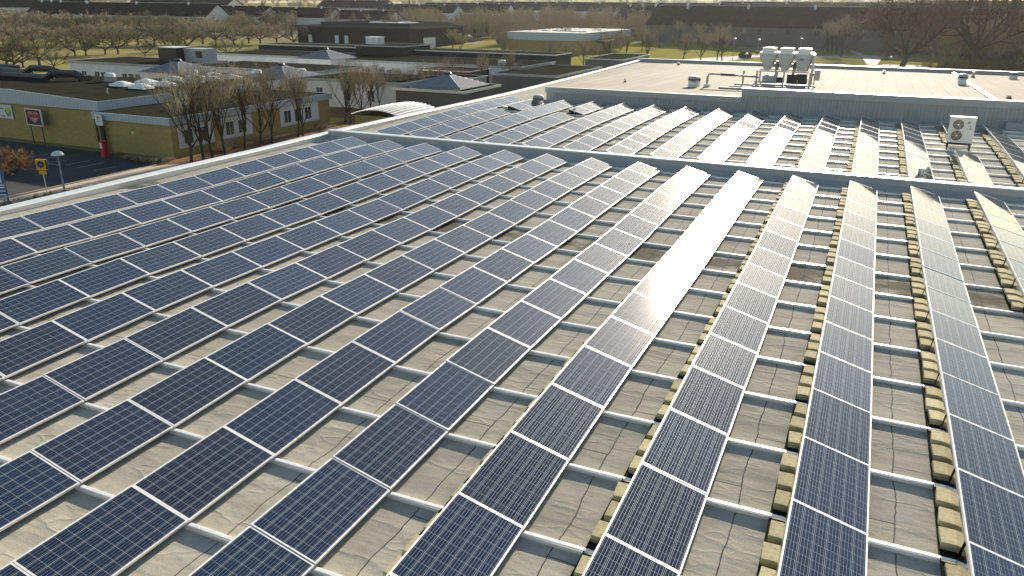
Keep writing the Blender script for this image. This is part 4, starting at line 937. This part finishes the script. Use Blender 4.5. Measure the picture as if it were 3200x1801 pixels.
bs = [(2890, 222, 195), (2925, 226, 200), (2960, 228, 198), (2990, 230, 195), (3030, 234, 196), (3070, 236, 190), (3110, 238, 186), (3150, 240, 184), (3190, 242, 182), (3050, 205, 165), (3120, 205, 160), (3180, 200, 150), (2860, 130, 112), (2700, 128, 112), (2750, 128, 108), (2800, 132, 112)]
lst('bush', bs, lambda k: f'dense bare shrub behind the right end of the far parapet, {ORD[k+1]} of sixteen', 'shrubs behind the far parapet', 'twig_dark', 1.5, name='shrub', cat='shrub')
# shrubs round the school and parking lot
hb = [(10, 655, 630), (45, 650, 622), (95, 640, 615), (130, 630, 603), (165, 620, 597), (210, 612, 592), (250, 600, 583), (300, 588, 573)]
lst('bush', hb, lambda k: f'low olive shrub along the hall parapet below the parking lot, {ORD[k+1]} from left', 'shrubs along the hall parapet', 'twig_olive', 1.6, name='shrub', cat='shrub')
wb = [(415, 503, 478), (440, 506, 482), (465, 511, 486), (495, 513, 490), (525, 508, 488), (700, 470, 440), (730, 465, 432), (690, 478, 452), (800, 450, 415), (850, 440, 410), (1000, 405, 375)]
lst('bush', wb, lambda k: f'brown bare shrub at the foot of the low school wing, {ORD[k+1]} from left', 'shrubs at the foot of the school wing', 'twig_orange' if False else 'twig', 1.8, name='shrub', cat='shrub')
treepx('bush', 15, 560, 440, 'large rusty-orange shrub at the left edge of the parking lot', None, 'twig_orange', 1.0, name='shrub', cat='shrub')
treepx('bush', 50, 545, 462, 'smaller rusty-orange shrub beside the large one by the parking lot', None, 'twig_orange', 1.0, name='shrub', cat='shrub')
mb_ = [(1230, 262, 215), (1180, 255, 205), (1290, 268, 225), (1130, 290, 255), (1250, 300, 260), (1350, 300, 262), (1090, 330, 290)]
lst('orchard', mb_, lambda k: f'dense brown thicket tree in the school courtyard, {ORD[k+1]} of seven', 'thicket trees in the school courtyard', 'twig', 1.3)
# conifers far off
def conifer_mesh(seed):
    rng = random.Random(seed); b = MB()
    for k in range(900):
        t = rng.random() ** .8; z = .8 + 9.2 * t; r = (2.3 * (1 - t) + .15) * (.55 + .45 * rng.random()); a = rng.uniform(0, 6.28)
        c = Vector((r * math.cos(a), r * math.sin(a), z)); s = .22 + .35 * (1 - t)
        u = Vector((math.cos(a), math.sin(a), -.35)).normalized() * s; v = Vector((-math.sin(a), math.cos(a), rng.uniform(-.3, .3))) * s * .5
        b.face([c - u - v, c + u - v * .3, c + u + v * .3, c - u + v])
    return b.mesh('crown')
cm = [conifer_mesh(s) for s in (1, 2)]
for c_ in cm: c_.materials.append(M['needle'])
ct = MB().tube([(0, 0, -.3), (0, 0, 9)], [.22, .05], 6).mesh('trunk'); ct.materials.append(M['bark'])
cf = [(605, 27, 1, 1.8, 'broad dark evergreen beyond the left terraces'), (570, 30, 6, 1.6, 'dark evergreen left of the broad one'), (682, 24, 5, 1.6, 'dark evergreen right of the broad one'), (465, 14, 0, 1.7, 'dark evergreen behind the left terrace ridge'), (822, 28, 2, 1.4, 'dark evergreen above the orchard centre'), (1187, 20, -2, 1., 'slim dark conifer in the far field, left one'), (1210, 24, 2, 1., 'slim dark conifer in the far field, middle one'), (1281, 22, -3, 1., 'slim dark conifer in the far field, right one')]
for bx, by, ty, wd, lb in cf:
    p = gp(bx, by + 14); h = zat(p.x, p.y, ty) - p.z; o = empty('conifer', tuple(p), lb, 'tree', 'far conifers', random.uniform(0, 6)); s = h / 10; o.scale = (s * wd, s * wd, s); link('trunk', ct, o); link('crown', random.choice(cm), o)
for bx, by, ty in ((2325, 128, 108), (2338, 129, 107)):
    p = gp(bx, by); h = zat(p.x, p.y, ty) - p.z; o = empty('conifer', tuple(p), 'small pointed evergreen before the pale terrace wall, ' + ('left' if bx < 2330 else 'right') + ' of a pair', 'tree', 'evergreen pair'); s = h / 10; o.scale = (s * .8, s * .8, s); link('trunk', ct, o); link('crown', cm[0], o)

# ================================================================== far houses
def terrace(px, py, eave, ln, ang, depth, rise, label, tile='tileroof', wallm='offwhite', nch=3, nwin=0):
    p = gp(px, py, eave); o = empty('terrace_house', (p.x, p.y, gz(p.x, p.y)), label, 'house', None, R_(ang))
    b = MB(); b.bb(0, ln, 0, depth, -1.5, eave); b.face([(0, 0, eave), (0, depth, eave), (0, depth / 2, eave + rise)]); b.face([(ln, 0, eave), (ln, depth / 2, eave + rise), (ln, depth, eave)]); b.build('wall', M[wallm], o)
    b = MB(); ov = .5
    for sg in (0, 1):
        y0 = -ov if sg == 0 else depth + ov; ze_ = eave - .15 * rise / depth * 2
        lo = [(-ov, y0, ze_), (ln + ov, y0, ze_), (ln + ov, depth / 2, eave + rise), (-ov, depth / 2, eave + rise)]
        b.hull(lo, [(x, y, z + .22) for x, y, z in lo])
    r = b.build('roof', M[tile], o)
    MB().bb(-.5, ln + .5, depth / 2 - .18, depth / 2 + .18, eave + rise + .2, eave + rise + .34).build('ridge', M['greywall'], r)
    for k in range(nch):
        x = ln * (k + .5) / nch; MB().bb(x - .3, x + .3, depth * .42, depth * .42 + .6, eave + rise * .6, eave + rise + .7).build('chimney', M['offwhite'], r)
    for k in range(nwin):
        x = ln * (k + .4) / nwin; q = MB().bb(x, x + 1.3, -.05, -.004, eave - 1.9, eave - .6).build('window', M['glass'], o)
    return o
terrace(165, 44, 4.5, 74, 4, 13, 4.2, 'long dark-roofed terrace with pale wall at the upper left', nwin=12)
terrace(88, 38, 4.5, 16, 4, 12, 4.2, 'dark gabled house left of the long upper-left terrace', wallm='dbrick')
terrace(428, 46, 4.2, 12, 55, 10, 4., 'gable-ended house with white lower wall beside the long terrace', wallm='offwhite')
terrace(-40, 22, 5, 60, 4, 12, 4, 'dark terrace behind at the far upper left edge')
terrace(530, 47, 4.0, 46, 2, 13, 3.6, 'second dark terrace with pale ridge line right of the gable', nch=4)
terrace(400, 14, 5, 80, 2, 14, 4, 'far dark terrace behind the second one')
terrace(790, 52, 4.0, 34, 6, 12, 3.4, 'dark low house above the orchard centre')
terrace(1005, 58, 3.6, 30, 3, 12, 3.0, 'brown house with white-trimmed gutter above the dark sports hall', 'tileroof_red')
terrace(990, 24, 5, 45, 0, 14, 4.0, 'far dark-roofed house over the sports hall, left one')
terrace(1175, 38, 4.5, 42, 0, 13, 3.5, 'far dark-roofed house over the sports hall, middle one')
terrace(1315, 38, 4.5, 46, 0, 13, 4.2, 'far dark-roofed house over the sports hall, right one', nch=4)
terrace(1500, 30, 5, 50, 0, 13, 4, 'far dark terrace left of the long ridge', nch=4)
terrace(1730, 34, 5, 95, -3, 15, 4.2, 'very long dark roof in front of the pale far field', nch=6)
terrace(1926, 58, 5.0, 16, -14, 12, 4.6, 'brown gabled house at the left end of the reddish terrace', 'tileroof_red', 'dimwall')
terrace(2022, 76, 5.0, 95, -14, 17, 5.2, 'long reddish-brown terrace with pale walls behind the raised roof', 'tileroof_red', 'dimwall', 5, 12)
terrace(2240, 42, 5.5, 120, -6, 15, 5, 'far brown terrace above the long reddish one', 'tileroof_red', 'dimwall', 6)
terrace(2830, 60, 5, 80, -4, 15, 4.5, 'brown terrace behind the huge spreading trees', 'tileroof_red', 'dimwall', 6)
terrace(2870, 28, 6, 120, -3, 15, 5, 'farthest brown terrace at the upper right', 'tileroof_red', 'dimwall', 8)
p = gp(2672, 128); o = empty('apartment_block', (p.x, p.y, p.z), 'pale grey flat-roofed apartment block behind the park paths', 'building', None, R_(-2))
MB().bb(0, 17, 0, 60, -1, 8.4).build('wall', M['greywall'], o); MB().bb(-.3, 17.3, -.3, 60.3, 8.4, 8.9).build('roof_edge', M['offwhite'], o); MB().bb(-.1, 17.1, -.1, 60.1, 8.9, 8.95).build('roof', M['darkroof'], o)
for r in range(3):
    for k in range(5): MB().bb(1.5 + k * 3.1, 3.1 + k * 3.1, -.06, -.004, 1.1 + 2.6 * r, 2.6 + 2.6 * r).build('window', M['glass'], o)

# ================================================================== woodland that reads as one mass
def woodland():
    rng = random.Random(5); b = MB()
    def clump(x, y, h, w_):
        z = gz(x, y); n = 26
        for k in range(n):
            a = rng.uniform(0, 6.28); r = w_ * rng.random() ** .5; hh = h * (1 - .45 * (r / w_) ** 2) * rng.uniform(.8, 1.05)
            bx, by = x + r * .35 * math.cos(a), y + r * .35 * math.sin(a); tx, ty = x + r * math.cos(a), y + r * math.sin(a)
            q0 = rng.uniform(.15, .5); wd = .10 + h * .018
            ux, uy = -math.sin(a + .7) * wd, math.cos(a + .7) * wd
            b.face([(bx - ux, by - uy, z + hh * q0 * .6), (bx + ux, by + uy, z + hh * q0 * .6), (tx, ty, z + hh)])
            for s in range(5):
                t = rng.uniform(.35, .95); px, py, pz = bx + (tx - bx) * t, by + (ty - by) * t, z + hh * (q0 * .6 + (1 - q0 * .6) * t); aa = rng.uniform(0, 6.28); l = h * rng.uniform(.08, .18)
                b.face([(px, py, pz - wd * .5), (px, py, pz + wd * .5), (px + l * math.cos(aa), py + l * math.sin(aa), pz + l * rng.uniform(.1, .9))])
        b.face([(x - .15, y, z), (x + .15, y, z), (x, y, z + h * .6)])
    # bands between the houses, given as photo-independent distance bands around the camera
    def band(px0, px1, py0, py1, n, h0, h1):
        for k in range(n):
            p = gp(rng.uniform(px0, px1), rng.uniform(py0, py1)); h = rng.uniform(h0, h1); clump(p.x, p.y, h, h * .5)
    band(-100, 900, 78, 100, 120, 5, 7.5); band(-100, 700, 52, 70, 60, 4.5, 6); band(480, 1400, 60, 95, 110, 6, 9); band(1300, 1960, 70, 128, 150, 6, 10)
    band(1250, 2000, 40, 70, 90, 6, 9.5); band(700, 1350, 36, 58, 70, 5, 7); band(-100, 1300, 18, 34, 110, 5, 9); band(1300, 2300, 16, 34, 90, 6, 10)
    band(1960, 2700, 92, 122, 90, 7, 10.5); band(2300, 3300, 30, 70, 120, 9, 14); band(2640, 3300, 75, 118, 120, 8, 13); band(2900, 3300, 118, 200, 70, 6, 12); band(2000, 3300, 4, 24, 120, 9, 15); band(-200, 2000, 4, 14, 130, 6, 11)
    band(1560, 1960, 132, 165, 40, 4, 7); band(1980, 2700, 112, 130, 70, 6, 10); band(2540, 2760, 100, 135, 40, 8, 13)
    return b
tag(woodland().build('bare_woodland', M['twig']), 'brown leafless woodland and gardens filling the distance between the houses', 'woodland', None, 'stuff')

# ================================================================== haze
def haze():
    zb = min(gz(-2200, -200), gz(1200, -200)) - 40
    b = MB(); b.bb(-2400, 1500, -150, 2600, zb, 75)
    t = bpy.data.materials.new('haze_air'); t.use_nodes = True; n = t.node_tree; n.nodes.clear()
    v = n.nodes.new('ShaderNodeVolumePrincipled'); v.inputs['Color'].default_value = (.86, .9, .95, 1); v.inputs['Density'].default_value = HAZE; v.inputs['Anisotropy'].default_value = .55
    o = n.nodes.new('ShaderNodeOutputMaterial'); n.links.new(v.outputs[0], o.inputs['Volume'])
    return tag(b.build('haze', t), kind='stuff')
HAZE = 0.00006
if HAZE: haze()
